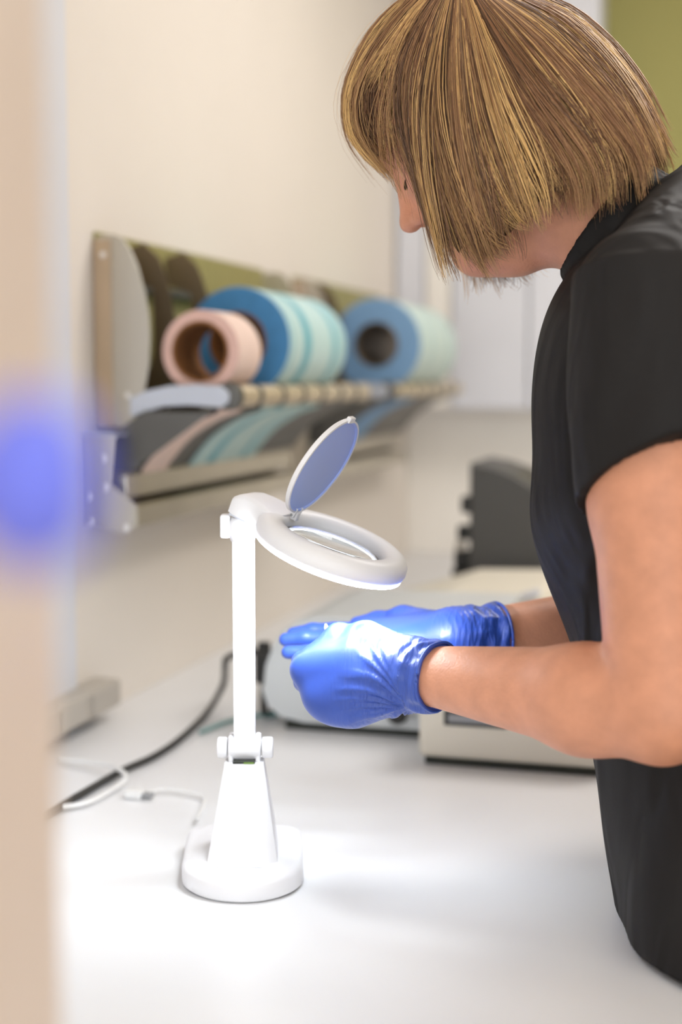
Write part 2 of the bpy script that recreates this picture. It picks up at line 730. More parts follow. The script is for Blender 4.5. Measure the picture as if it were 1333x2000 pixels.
structure('trim_2', box((0.0, UB - 0.012, 0.7605), (3.29, UB, 1.20), 0.003), 'cream_panel', 'cream splashback panel under the white wall cupboard', (0.8, UB, 0.76), 'panel')

# open door close to the camera on the left, with its blue knob
door = thing('door_1', 'beige door edge standing open close to the camera', 'door', (-0.131, 0.1, 0), world=True, kind='structure')
part('leaf', box((-0.151, -0.45, 0.0), (-0.111, 0.547, 2.05), 0.003), 'door_laminate', door)
kc = PD(62, 943, 0.275)
kn = at(lathe([(0, -0.048), (0.007, -0.048), (0.007, -0.012), (0.012, -0.0105), (0.0160, -0.006), (0.0172, 0.000), (0.0160, 0.0065), (0.012, 0.0105), (0.005, 0.0120), (0, 0.0122)], 40), kc, ALONG_X)
part('knob', kn, 'knob_blue', door, smooth=True, label='round blue knob')

# worktop along the left wall
wt = thing('worktop', 'long white laminate worktop along the cream wall', 'worktop', (0.45, -0.1, 0))
part('slab', box((0.0, -1.35, 0.722), (0.890, UB - 0.001, 0.76), 0.002), 'worktop', wt)
part('edge_strip', box((0.890, -1.35, 0.722), (0.894, UB - 0.001, 0.758), 0.001), 'edge_strip', wt)
for uu in (-1.30, 0.30, 1.9):
    part('support_panel', box((0.02, uu, 0.0), (0.78, uu + 0.02, 0.722)), 'cream_panel', wt)

# white wall cupboard on the back wall
cb = thing('wall_cupboard', 'white wall cupboard with plain doors on the far wall', 'cupboard', (0.8, 2.2, 1.18))
nR = PU(1172, 60, 2.04)[0]
zb = PU(960, 800, 2.04)[2]
part('body', box((0.002, 2.062, zb), (nR, UB - 0.001, 2.45), 0.002), 'lilac_panel', cb)
xs = [0.004, PU(830, 500, 2.04)[0], PU(882, 500, 2.04)[0], PU(1034, 500, 2.04)[0], nR]
for i, (a, b) in enumerate(zip(xs[:-1], xs[1:])):
    d_ = part('door', box((a + 0.003, 2.042, zb + 0.003), (b - 0.003, 2.061, 2.448), 0.003), 'lilac_panel' if i != 1 else 'cream_panel', cb)

# grey socket box on the wall at the left
sb_r = PN(238, 1350, 0.045)
sk = thing('socket_box', 'pale grey socket box low on the cream wall at the left', 'socket box', (0.0, sb_r[1] - 0.12, sb_r[2]))
part('housing', box((0.0, sb_r[1] - 0.26, sb_r[2] - 0.020), (0.045, sb_r[1], sb_r[2] + 0.020), 0.005), 'socket_grey', sk)
for k in range(2):
    part('socket_face', box((0.0455, sb_r[1] - 0.10 - 0.1 * k, sb_r[2] - 0.015), (0.048, sb_r[1] - 0.03 - 0.1 * k, sb_r[2] + 0.015), 0.001), 'socket_grey', sk)


# ================================================================== roll dispensers on the wall
PANEL = [(0.001, 1.185), (0.001, 1.455), (0.010, 1.468), (0.036, 1.469), (0.050, 1.461), (0.062, 1.443), (0.072, 1.420), (0.082, 1.385), (0.088, 1.350), (0.0895, 1.320),
         (0.087, 1.280), (0.080, 1.245), (0.070, 1.214), (0.058, 1.190)]


def bolt(c, parent, axis='u', r=0.0055):
    g = lathe([(0, -0.004), (r, -0.004), (r, -0.001), (r * .6, 0.0015), (0, 0.002)], 14)
    R = ALONG_U.inverted() if axis == 'u' else ALONG_X
    part('bolt', at(g, c, R), 'bolt_head', parent, smooth=True)


def dispenser(u0, u1, dividers, label, z_top, bar_end, first):
    t = thing('roll_dispenser', label, 'dispenser', (0.0, (u0 + u1) / 2, 1.03), group='steel wall dispensers')
    dz = z_top - 1.468
    poly = [(a, b + dz * (b - 1.185) / 0.283) for a, b in PANEL]
    bp = []
    # back plate: top band, mullions and a bottom band, so the wall shows through the windows
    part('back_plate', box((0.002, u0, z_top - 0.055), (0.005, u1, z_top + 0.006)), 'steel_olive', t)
    part('back_rail', box((0.002, u0, 1.19), (0.005, u1, 1.235)), 'steel', t)
    part('back_lip', box((0.002, u0 + 0.003, z_top - 0.075), (0.022, u1 - 0.003, z_top - 0.062), 0.002), 'graphite', t)
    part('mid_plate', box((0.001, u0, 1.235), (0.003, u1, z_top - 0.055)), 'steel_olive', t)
    for k, uu in enumerate([u0, u1]):
        p = part('side_panel', prism(poly, uu - 0.0015, uu + 0.0015, r=0.0008), 'steel', t)
        if k == 0:
            part('flange', box((0.0015, uu - 0.0040, 1.19), (0.030, uu - 0.0016, z_top - 0.006), 0.0008), 'steel_warm', p)
            bolt((0.018, uu - 0.0040, z_top - 0.028), p)
            bolt((0.053, uu - 0.0015, 1.236), p)
    for uu in dividers:
        cres = [(max(a * 0.97, 0.050), b) for a, b in poly if b < z_top - 0.02 and a > 0.03]
        part('divider', prism([(0.004, 1.195), (0.004, 1.262), (0.044, 1.275), (0.050, 1.30), (0.050, z_top - 0.07), (0.004, z_top - 0.055), (0.004, z_top - 0.012), (0.036, z_top - 0.002)] + cres, uu - 0.001, uu + 0.001), 'steel_dark', t)
    # front roller bar with its arm
    bn, bz, br = 0.205, 1.235, 0.0165
    bar = part('roller_bar', at(lathe(rring(br, 0, bar_end - u0 - 0.02, 0.002), 28), (bn, u0 + 0.02, bz), ALONG_U), 'steel_bar', t, smooth=True, angle=40)
    uu = u0 + 0.115
    while uu < bar_end - 0.03:
        part('spacer_ring', at(lathe(rring(0.0182, -0.008, 0.008, 0.002, 0.0160), 24, True), (bn, uu, bz), ALONG_U), 'graphite', bar, smooth=True, angle=40)
        uu += 0.112
    cp = part('end_cap', at(lathe([(0, -0.010), (0.012, -0.010), (0.0195, -0.007), (0.0205, 0.0), (0.0205, 0.012), (0, 0.012)], 28), (bn, u0 + 0.012, bz), ALONG_U), 'graphite', t, smooth=True, angle=40)
    part('cap_screw', at(lathe([(0, -0.013), (0.006, -0.013), (0.006, -0.009), (0, -0.009)], 16), (bn, u0 + 0.012, bz), ALONG_U), 'steel_bright', cp)
    arm = [(0.058, 1.205), (0.058, 1.232), (0.085, 1.243), (0.120, 1.250), (0.160, 1.252), (0.200, 1.250), (0.212, 1.240), (0.212, 1.228), (0.200, 1.219), (0.150, 1.222), (0.110, 1.220), (0.085, 1.213)]
    part('arm', prism(arm, u0 - 0.006, u0 - 0.002, r=0.001), 'steel_bright', t)
    part('arm', prism(arm, bar_end - 0.004, bar_end, r=0.001), 'steel', t)
    # slanting cutter plate, the gutter below and the lower rails
    part('cutter_plate', prism([(0.186, 1.214), (0.182, 1.217), (0.145, 1.205), (0.100, 1.178), (0.066, 1.140), (0.058, 1.124), (0.062, 1.124), (0.071, 1.138), (0.104, 1.173), (0.148, 1.200)], u0 - 0.01, bar_end), 'graphite', t)
    part('end_plate', prism([(0.06, 1.124), (0.186, 1.212), (0.085, 1.214), (0.048, 1.189), (0.03, 1.16), (0.03, 1.124)], u0 - 0.013, u0 - 0.010), 'graphite', t)
    part('lower_rail', box((0.004, u0 - 0.03, 1.086), (0.062, u1, 1.122), 0.003), 'steel', t)
    part('lower_rail', box((0.030, u0 - 0.03, 1.044), (0.078, u1, 1.078), 0.003), 'steel', t)
    part('gutter', box((0.004, u0 - 0.03, 1.060), (0.028, u1, 1.086)), 'steel_dark', t)
    bpoly = [(0.0, 1.052), (0.0, 1.180), (0.055, 1.180), (0.046, 1.108), (0.070, 1.092), (0.084, 1.080), (0.083, 1.050), (0.072, 1.038), (0.040, 1.042)]
    br_ = part('bracket', prism(bpoly, u0 - 0.052, u0 - 0.049, r=0.0008), 'steel', t)
    part('bracket_lip', box((0.0, u0 - 0.052, 1.178), (0.056, u0 - 0.012, 1.181)), 'steel_bright', br_)
    if first:
        for bc in ((0.036, 1.146), (0.038, 1.104), (0.011, 1.090), (0.013, 1.054), (0.070, 1.047)):
            bolt((bc[0], u0 - 0.053, bc[1]), br_)
    return t


U1 = 0.155
D1 = dispenser(U1, 0.915, (PN(343, 660, 0.086)[1], PN(412, 600, 0.083)[1]), 'steel wall dispenser nearest the camera, holding the pink roll and a blue roll', 1.468, 0.93, True)
u2 = PN(570, 540, 0.0)[1]
D2 = dispenser(u2, u2 + 0.76, (u2 + 0.10,), 'steel wall dispenser behind the raised lens cover, holding only a blue roll', 1.470, u2 + 0.78, False)


def roll(name, label, cu, cn, cz, R, r_hole, width, side_mat, edge_mat, core_mat='card_core'):
    t = thing(name, label, 'roll', (cn, cu, cz - R), group='paper and film rolls on the dispensers')
    b = 0.001
    part('winding', at(lathe(rring(R, 0, width, b, r_hole + 0.004), 72, True), (cn, cu, cz), ALONG_U), side_mat, t, smooth=True, angle=30)
    # wound end faces
    for z0, z1 in ((-0.0012, 0.0003), (width - 0.0003, width + 0.0012)):
        part('end_face', at(lathe([(r_hole + 0.004, z0), (R - 0.001, z0), (R - 0.0005, z0 + 0.0004), (R - 0.0005, z1), (r_hole + 0.004, z1)], 72, True), (cn, cu, cz), ALONG_U), edge_mat, t, smooth=True, angle=30)
    part('core', at(lathe(rring(r_hole + 0.0042, -0.003, width + 0.003, 0.0008, r_hole), 48, True), (cn, cu, cz), ALONG_U), core_mat, t, smooth=True, angle=30)
    return t


def sheet(parent, u0, u1, R, cn, cz, material):
    """the loose end led from the roll over the bar and down the cutter plate"""
    line = [(cn + R * 0.20, cz - R * 0.985), (cn + R * 0.40, cz - R * 0.98), (0.1860, 1.2230), (0.1865, 1.2175), (0.1845, 1.2105), (0.149, 1.1975), (0.1055, 1.1705), (0.073, 1.1360), (0.0625, 1.1200)]
    th = 0.0007
    C = catmull([(a, 0, b) for a, b in line], 40)
    V, Fc = [], []
    T = np.gradient(C, axis=0)
    N = np.stack([T[:, 2], 0 * T[:, 0], -T[:, 0]], 1)
    N /= np.linalg.norm(N, axis=1)[:, None]
    for i in range(len(C)):
        for uu, o in ((u0, 0), (u1, 0), (u1, th), (u0, th)):
            p = C[i] - N[i] * o
            V.append((p[0], uu, p[2]))
    n = len(C)
    for i in range(n - 1):
        for k in range(4):
            k2 = (k + 1) % 4
            Fc.append((i * 4 + k, i * 4 + k2, i * 4 + 4 + k2, i * 4 + 4 + k))
    Fc += [(0, 1, 2, 3), tuple(4 * (n - 1) + k for k in (3, 2, 1, 0))]
    part('loose_sheet', (V, Fc), material, parent, smooth=True, angle=40)


uP = 0.174
nP = PU(392, 690, uP)[0]
rp = roll('pink_paper_roll', 'narrow pale pink paper roll with an open core on the near dispenser', uP, nP, 1.300, 0.060, 0.040, 0.098, 'paper_pink', 'paper_pink_edge')
sheet(rp, uP, uP + 0.098, 0.060, nP, 1.300, 'paper_pink')
pB = PN(465, 668, 0.150)
roll_print('film_print', pB[1] - 0.2, 0.33, (196, 226, 226), (92, 178, 196))
uB = pB[1]
MATS['film_print'].node_tree.nodes['Map Range'].inputs[1].default_value = 0.0
MATS['film_print'].node_tree.nodes['Map Range'].inputs[2].default_value = 0.33
rb = roll('film_roll', 'wide blue edged film roll with pale teal stripes beside the pink roll', uB, 0.150, 1.318, 0.087, 0.044, 0.33, 'film_print', 'roll_edge_blue')
sheet(rb, uB + 0.004, uB + 0.326, 0.087, 0.15, 1.318, 'film_print')
pC = PN(740, 657, 0.155)
roll_print('film_print_pale', 0, 0.40, (206, 226, 220), (190, 216, 214))
MATS['film_print_pale'].node_tree.nodes['Map Range'].inputs[1].default_value = 0.0
MATS['film_print_pale'].node_tree.nodes['Map Range'].inputs[2].default_value = 0.40
rc = roll('film_roll', 'large pale blue film roll on the farther dispenser', pC[1], 0.150, 1.335, 0.1, 0.045, 0.40, 'film_print_pale', 'roll_edge_pale', 'steel_dark')
sheet(rc, pC[1] + 0.004, pC[1] + 0.2, 0.1, 0.15, 1.32, 'roll_edge_pale')


# ================================================================== machines on the worktop
def px_poly(pts, u):
    return [tuple(PU(x, y, u)[[0, 2]]) for x, y in pts]


ZT = 0.7602
# grey sealing machine with rounded corner
g1 = thing('sealing_machine', 'light grey rounded machine with a black dial behind the gloved hands', 'machine', (0.4, 0.25, 0.76))
gp = px_poly([(514, 1340), (518, 1300), (532, 1262), (552, 1232), (580, 1212), (620, 1204), (900, 1214)], 0.125)
gp += [(0.60, gp[-1][1]), (0.60, ZT + 0.012), (0.33, ZT + 0.012)] + [(0.295, ZT + 0.018), (0.275, ZT + 0.034), (0.266, ZT + 0.06)]
part('housing', prism(gp, 0.125, 0.40, r=0.006, seg=3), 'device_grey', g1)
part('foot_strip', box((0.30, 0.135, ZT), (0.59, 0.39, ZT + 0.0125)), 'dark_gap', g1)
kd = PU(778, 1394, 0.125)
kk = part('dial', at(lathe([(0, -0.014), (0.011, -0.014), (0.013, -0.011), (0.0145, 0.0), (0, 0.0)], 24), (kd[0], 0.125, kd[2]), ALONG_U), 'black_plastic', g1, smooth=True, angle=40)
part('dial_pointer', box((kd[0] + 0.010, 0.118, kd[2] - 0.002), (kd[0] + 0.026, 0.124, kd[2] + 0.002)), 'grey_plastic', kk)

# cream machine in front of it, dark slot in its side
g2 = thing('cream_machine', 'low cream steel machine with a dark display below the forearm', 'machine', (0.65, 0.15, 0.76))
part('housing', box((0.525, 0.0, ZT + 0.010), (0.772, 0.115, ZT + 0.118), 0.008, 3), 'device_cream', g2)
part('foot_strip', box((0.533, 0.006, ZT), (0.765, 0.11, ZT + 0.011)), 'dark_gap', g2)
a_, b_ = PU(868, 1386, 0.0), PU(990, 1424, 0.0)
disp = part('display', box((a_[0], -0.0015, b_[2]), (b_[0], 0.001, a_[2]), 0.0005), 'black_plastic', g2)
part('glass', box((a_[0] + 0.006, -0.0025, b_[2] + 0.005), (b_[0] - 0.006, -0.0012, a_[2] - 0.005)), 'grey_plastic', disp)

# beige topped box farther back
g3 = thing('beige_machine', 'beige box machine with a sloping lid behind the gloved hands', 'machine', (0.5, 0.6, 0.76))
q1, q2 = PU(1066, 1170, 0.46), PU(640, 1215, 0.46)
ztop = PU(1000, 1160, 0.46)[2]
pol = [(q2[0], ZT), (q2[0], q2[2] - 0.01), (q2[0] + 0.02, q2[2]), (q1[0] - 0.16, ztop - 0.004), (q1[0] - 0.02, ztop), (q1[0] - 0.006, ztop - 0.005), (q1[0], ztop - 0.018), (q1[0], ZT)]
part('housing', prism(pol, 0.46, 0.78, r=0.006, seg=3), 'device_cream', g3)
bl = PU(738, 1200, 0.455)
part('badge', at(lathe([(0, -0.002), (0.016, -0.002), (0.018, 0.002), (0, 0.002)], 20), (bl[0], 0.458, bl[2]), ALONG_U), 'badge_blue', g3)
lidp = px_poly([(835, 1210), (1052, 1150), (1058, 1162), (860, 1222)], 0.455)
part('lid_edge', prism(lidp, 0.4535, 0.4615), 'lilac_panel', g3)

# tall dark machine with curved front
g4 = thing('dark_machine', 'tall dark grey machine with a curved sloping front by the woman', 'machine', (0.75, 0.9, 0.76))
dp = px_poly([(918, 905), (960, 912), (1000, 926), (1040, 950), (1075, 985), (1105, 1040), (1125, 1110), (1135, 1200)], 0.82)
dp = [(dp[0][0], ZT)] + dp + [(dp[-1][0] + 0.01, ZT)]
part('housing', prism(dp, 0.82, 1.06, r=0.006, seg=3), 'device_dark', g4)
h1 = PU(905, 1010, 0.84)
for (x, y, rx, ry) in ((908, 985, 6, 16), (904, 1040, 9, 14), (900, 1092, 11, 18)):
    c = PU(x, y, 0.86)
    part('hose_fitting', box((c[0] - rx / 1000, 0.85, c[2] - ry / 1000), (c[0] + rx / 1000 + 0.012, 0.875, c[2] + ry / 1000), 0.005), 'black_plastic', g4)
fx = PU(900, 1066, 0.845)
part('valve', at(lathe([(0, 0), (0.009, 0), (0.011, 0.008), (0, 0.010)], 16), (fx[0], 0.838, fx[2]), ALONG_U), 'socket_grey', g4, smooth=True, angle=40)
part('stand', box((PU(884, 1110, 0.86)[0], 0.85, ZT), (dp[0][0] + 0.01, 0.9, PU(884, 1110, 0.86)[2]), 0.004), 'black_plastic', g4)

# ------------------------------------------------------------------ cables


def cable(name, label, pts, r, material, n=60):
    P = [np.asarray(p, float) for p in pts]
    o = P[len(P) // 2].copy()
    return solo(name, tube(P, r, n), material, label, 'cable', o, smooth=True)


def on_top(px, py, r=0.0055):
    return wl(PZ(px, py, ZT + r))


bc0 = PU(522, 1290, 0.145)
cable('power_cable', 'black power cable curving over the worktop behind the lamp', [(bc0[0], 0.16, bc0[2]), PU(490, 1272, 0.17), PU(446, 1284, 0.19), PU(440, 1300, 0.2), on_top(438, 1332, 0.034), on_top(424, 1362, 0.014), on_top(400, 1398, 0.007), on_top(350, 1445), on_top(300, 1478), on_top(240, 1505), on_top(170, 1545), on_top(100, 1585), on_top(20, 1630)], 0.0048, 'cable_black', 90)
cable('rubber_hose', 'thin teal hose lying behind the lamp pole', [on_top(560, 1395), on_top(500, 1398), on_top(450, 1408), on_top(412, 1422), on_top(392, 1430)], 0.0032, 'cable_teal')
cable('white_cable', 'white cable looping at the left edge of the worktop', [on_top(60, 1592), on_top(110, 1578), on_top(170, 1568), on_top(215, 1545), on_top(245, 1522, 0.012), on_top(236, 1505, 0.016), on_top(200, 1492, 0.012), on_top(110, 1484)], 0.0030, 'cable_white')
cable('white_cable', 'white lamp cable running from the lamp base to a small plug', [(wl(PZ(385, 1600, ZT + 0.008)))] + [on_top(*p) for p in ((400, 1560), (370, 1548), (320, 1542), (290, 1548))], 0.0022, 'cable_white')
pl_ = on_top(262, 1550, 0.005)
pg = thing('cable_plug', 'small white plug lying at the end of the lamp cable', 'plug', (pl_[0], pl_[1], ZT))
part('plug_body', box((pl_[0] - 0.010, pl_[1] - 0.010, ZT), (pl_[0] + 0.012, pl_[1] + 0.010, ZT + 0.010), 0.003), 'cable_white', pg)
part('plug_contact', box((pl_[0] + 0.012, pl_[1] - 0.006, ZT + 0.002), (pl_[0] + 0.024, pl_[1] + 0.006, ZT + 0.007), 0.001), 'grey_plastic', pg)

# black hose fitting at the back of the grey machine
hf = PU(518, 1300, 0.18)
hfit = thing('hose_connector', 'black hose connector plugged into the back of the light grey machine', 'connector', (hf[0], 0.2, hf[2]))
part('connector_body', box((hf[0] - 0.014, 0.17, hf[2] - 0.026), (hf[0] + 0.008, 0.20, hf[2] + 0.020), 0.004), 'black_plastic', hfit)
part('connector_collar', at(lathe(rring(0.010, -0.010, 0.010, 0.002), 20), (hf[0] - 0.003, 0.185, hf[2] + 0.024)), 'rubber', hfit, smooth=True, angle=40)
part('connector_leg', tube([(hf[0] - 0.003, 0.185, hf[2] - 0.02), (hf[0] - 0.004, 0.185, hf[2] - 0.06), (hf[0] - 0.002, 0.185, ZT + 0.006), (hf[0] + 0.006, 0.2, ZT + 0.005)], 0.006, 20), 'cable_black', hfit, smooth=True)


# ================================================================== magnifier lamp
front = PZ(471, 1766, ZT)
LX, LY = front[0], front[1]
lamp = thing('magnifier_lamp', 'white magnifier desk lamp with lit ring head and raised lens cover', 'lamp', (LX - 0.003, LY + 0.09, ZT), world=True)


def base_outline(w, front_y, back_y, rc):
    pts = []
    b = 0.062
    for i in range(25):
        a = math.pi + math.pi * i / 24
        pts.append((w * math.cos(a), front_y + b + b * math.sin(a)))
    # back corners
    for cx, a0 in ((w - rc, 0), (-w + rc, 90)):
        for i in range(9):
            a = math.radians(a0 + 90 * i / 8)
            pts.append((cx + rc * math.cos(a), back_y - rc + rc * math.sin(a)))
    return pts


def base_solid():
    bm = bmesh.new()
    rings = []
    for off, z in ((0.003, 0.0), (0.0, 0.003), (0.0, 0.017), (0.0012, 0.020), (0.004, 0.0225), (0.009, 0.0235)):
        ol = base_outline(0.0605 - off, off, 0.176 - off, 0.022)
        rings.append([bm.verts.new((x + LX, y + LY, ZT + z)) for x, y in ol])
    n = len(rings[0])
    for a, b in zip(rings[:-1], rings[1:]):
        for i in range(n):
            bm.faces.new((a[i], a[(i + 1) % n], b[(i + 1) % n], b[i]))
    bm.faces.new(rings[0][::-1])
    bm.faces.new(rings[-1])
    return bm_geo(bm)


SHEAR = -0.045      # the base's long axis leans a little left going away


def sh(geo):
    return [(v[0] + SHEAR * (v[1] - LY), v[1], v[2]) for v in geo[0]], geo[1]


base = part('base', sh(base_solid()), 'white_plastic', lamp, smooth=True, angle=50)
part('seam', box((LX - 0.026, LY + 0.0345, ZT + 0.0234), (LX + 0.018, LY + 0.0350, ZT + 0.0237)), 'grey_plastic', base)

tz0, tz1 = ZT + 0.0225, 0
tf = PZ(473, 1688, tz0)           # front foot of the tower
tt = PD(479, 1482, 1.435)         # its top, a little behind
tyc = tf[1] + 0.030
TXc = tf[0]


def tower():
    bm = bmesh.new()
    rows = []
    H = tt[2] - tz0
    for t in (0, 0.03, 0.25, 0.5, 0.75, 0.95, 1.0):
        wx = 0.0350 + (0.0195 - 0.0350) * t
        d0 = tf[1] + t * 0.020
        d1 = tf[1] + 0.072 - t * 0.018
        z = tz0 + H * t
        cx = TXc + t * (tt[0] - TXc)
        bulge = 0.006 * (1 - t)
        poly = []
        for k in range(9):
            s_ = -1 + 2 * k / 8
            poly.append((cx + wx * s_, d0 - bulge * (1 - s_ * s_) + 0.004 * (abs(s_) > 0.99), z))
        for k in range(9):
            s_ = 1 - 2 * k / 8
            poly.append((cx + wx * s_ * 0.96, d1 - 0.004 * (abs(s_) > 0.99), z))
        rows.append([bm.verts.new(p) for p in poly])
    n = len(rows[0])
    for a, b in zip(rows[:-1], rows[1:]):
        for i in range(n):
            bm.faces.new((a[i], a[(i + 1) % n], b[(i + 1) % n], b[i]))
    bm.faces.new(rows[0][::-1])
    bm.faces.new(rows[-1])
    return bm_geo(bm)


part('tower', tower(), 'white_plastic', lamp, smooth=True, angle=35)
PX, PY = tt[0], tf[1] + 0.037      # pole axis
jz = tt[2] + 0.0125
part('joint_slot', box((PX - 0.011, PY - 0.017, tt[2] - 0.0005), (PX + 0.011, PY - 0.010, tt[2] + 0.0022)), 'dark_gap', lamp)
part('joint_clip', box((PX, PY - 0.0175, tt[2] + 0.0000), (PX + 0.010, PY - 0.0165, tt[2] + 0.0018)), 'green_bit', lamp)
jb = part('joint_barrel', at(lathe(rring(0.0118, -0.0165, 0.0165, 0.003), 32), (PX, PY, jz), ALONG_X), 'white_plastic', lamp, smooth=True, angle=40)
for sx in (-1, 1):
    part('joint_cheek', box((PX + sx * 0.0135 - 0.0025, PY - 0.010, tt[2] - 0.001), (PX + sx * 0.0135 + 0.0025, PY + 0.010, jz + 0.0135), 0.002), 'white_plastic', jb)
part('joint_knob', at(lathe(rring(0.0105, -0.0275, -0.0175, 0.002), 28), (PX, PY, jz), ALONG_X), 'white_plastic', lamp, smooth=True, angle=40)
part('joint_knob', at(lathe(rring(0.0105, 0.0175, 0.0285, 0.002), 28), (PX, PY, jz), ALONG_X), 'white_plastic', lamp, smooth=True, angle=40)

ptop = PD(477, 1031, 1.415)
pz1 = ptop[2]
pole_poly = [(-0.0105, -0.006), (-0.006, -0.007), (-0.0055, -0.0055), (-0.0035, -0.0055), (-0.003, -0.007), (0.003, -0.007), (0.0035, -0.0055), (0.0055, -0.0055), (0.006, -0.007), (0.0105, -0.006), (0.0105, 0.006), (-0.0105, 0.006)]
part('pole', prism([(PX + x, PY + y) for x, y in pole_poly], jz + 0.006, pz1, 'xy'), 'white_plastic', lamp)

# head frame: aa along the arm (right, towards the viewer, down), hh hinge direction, mm up through the ring
ps, dn = math.radians(-24), math.radians(21)
aa = Vector((math.cos(ps) * math.cos(dn), math.sin(ps) * math.cos(dn), -math.sin(dn)))
hh = Vector((-math.sin(ps), math.cos(ps), 0))
mm = aa.cross(hh).normalized()
HC = Vector((PX, PY, pz1)) + aa * 0.095 + mm * 0.022
HM = Matrix((aa, hh, mm)).transposed().to_4x4()
HM = Matrix.Translation(HC) @ HM


def hd(geo):
    return xf(geo, HM)


RO, RI = 0.0765, 0.0495
ring_prof = [(RI, -0.0085), (RO - 0.006, -0.0085), (RO - 0.0015, -0.0070), (RO, -0.003), (RO - 0.0005, 0.004), (RO - 0.004, 0.0095), (RO - 0.010, 0.0125), (RI + 0.012, 0.0125), (RI + 0.006, 0.0115), (RI + 0.002, 0.0075), (RI, 0.002)]
hr = part('head_ring', hd(lathe(ring_prof, 96, True)), 'white_plastic', lamp, smooth=True, angle=60)
led = part('led_diffuser', hd(lathe([(RI + 0.003, -0.0120), (RO - 0.0055, -0.0120), (RO - 0.0025, -0.0107), (RO - 0.0022, -0.0070), (RI + 0.003, -0.0080)], 96, True)), 'led', hr, smooth=True, angle=40, label='lit white ring')
lens_m = bpy.data.materials.new('lens_glass')
lens_m.use_nodes = True
_b = lens_m.node_tree.nodes['Principled BSDF']
_b.inputs['Transmission Weight'].default_value = 1.0
_b.inputs['Roughness'].default_value = 0.0
_b.inputs['IOR'].default_value = 1.45
_b.inputs['Base Color'].default_value = (0.97, 0.99, 1, 1)
MATS['lens_glass'] = lens_m
part('lens', hd(lathe([(r_, -0.0016 - 0.0040 * (1 - (r_ / RI) ** 2)) for r_ in np.linspace(0, RI - 0.0002, 14)] + [(r_, 0.0010 * (1 - (r_ / RI) ** 2)) for r_ in np.linspace(RI - 0.0002, 0, 14)], 96)), 'lens_glass', lamp, smooth=True)
# neck of the head, from the joint to the ring


def neck():
    bm = bmesh.new()
    rows = []
    for x, w, zt, zb_ in ((-0.1095, 0.014, 0.0045, -0.0050), (-0.108, 0.0190, 0.0085, -0.0070), (-0.103, 0.0210, 0.0125, -0.0078), (-0.095, 0.0220, 0.0152, -0.0080), (-0.085, 0.0230, 0.0158, -0.0080), (-0.072, 0.0255, 0.0148, -0.0080), (-0.062, 0.030, 0.0132, -0.0080), (-0.053, 0.034, 0.0115, -0.0080)):
        r = 0.006
        pts = []
        for cy, cz, a0 in ((w - r, zt - r * .8, 0), (-w + r, zt - r * .8, 90)):
            for i in range(6):
                a = math.radians(a0 + 90 * i / 5)
                pts.append((x, cy + r * math.cos(a), cz + r * .8 * math.sin(a)))
        pts.append((x, -w, zb_))
        pts.append((x, w, zb_))
        rows.append([bm.verts.new(p) for p in pts])
    n = len(rows[0])
    for a, b in zip(rows[:-1], rows[1:]):
        for i in range(n):
            bm.faces.new((a[i], a[(i + 1) % n], b[(i + 1) % n], b[i]))
    bm.faces.new(rows[0][::-1])
    bm.faces.new(rows[-1])
    bmesh.ops.recalc_face_normals(bm, faces=bm.faces[:])
    return bm_geo(bm)


nk = part('head_neck', hd(neck()), 'white_plastic', lamp, smooth=True, angle=35)
part('neck_insert', hd(box((-0.107, -0.0185, -0.0105), (-0.068, 0.0185, -0.0078), 0.001)), 'steel_bright', nk)
# ball joint and its knob under the neck
bj = part('ball_joint', at(lathe([(0, -0.0150), (0.0075, -0.0148), (0.0120, -0.0095), (0.0140, -0.002), (0.0140, 0.008), (0.011, 0.013), (0, 0.014)], 32), (PX - 0.001, PY, pz1 - 0.002)), 'white_plastic', lamp, smooth=True, angle=50)
part('head_knob', box((PX - 0.0225, PY - 0.009, pz1 - 0.009), (PX - 0.0130, PY + 0.009, pz1 + 0.014), 0.002), 'white_plastic', lamp)
part('head_knob', box((PX + 0.0120, PY - 0.009, pz1 - 0.009), (PX + 0.0225, PY + 0.009, pz1 + 0.004), 0.002), 'white_plastic', lamp)
# hinged lens cover, its blue is glove bounce put into the colour
lid_a = math.radians(79)
lidM = HM @ Matrix.Translation((-RI + 0.0015, 0, 0.0135)) @ Matrix.Rotation(-lid_a, 4, 'Y')
RL = 0.0525
lid = part('lens_cover', xf(at(lathe([(0, -0.0010), (RL - 0.0035, -0.0010), (RL - 0.003, -0.0022), (RL - 0.0008, -0.0022), (RL, -0.0010), (RL, 0.0012), (RL - 0.001, 0.0022), (0, 0.0026)], 72), (RL + 0.004, 0, 0)), lidM), 'lid_glove_bounce', lamp, smooth=True, angle=35, label='hinged cover tinted with painted blue glove bounce')
part('cover_rim', xf(at(lathe([(RL - 0.0012, -0.0026), (RL + 0.0007, -0.0022), (RL + 0.0010, 0.0016), (RL - 0.0006, 0.0028), (RL - 0.0016, 0.0022)], 72, True), (RL + 0.004, 0, 0)), lidM), 'white_plastic', lid, smooth=True, angle=50)
part('cover_tab', xf(box((2 * RL + 0.002, -0.006, -0.004), (2 * RL + 0.008, 0.006, 0.001), 0.001), lidM), 'white_plastic', lid)
for sy in (-0.006, 0.006):
    part('hinge_lug', xf(box((-0.002, sy - 0.0016, -0.003), (0.008, sy + 0.0016, 0.003), 0.001), lidM), 'white_plastic', lid)
part('hinge_post', hd(box((-RI - 0.001, -0.004, 0.008), (-RI + 0.006, 0.004, 0.0165), 0.0012)), 'white_plastic', hr)
part('hinge_pin', hd(at(lathe(rring(0.0014, -0.009, 0.009, 0.0003), 12), (-RI + 0.0015, 0, 0.0135), Matrix.Rotation(math.pi / 2, 4, 'X'))), 'grey_plastic', hr)


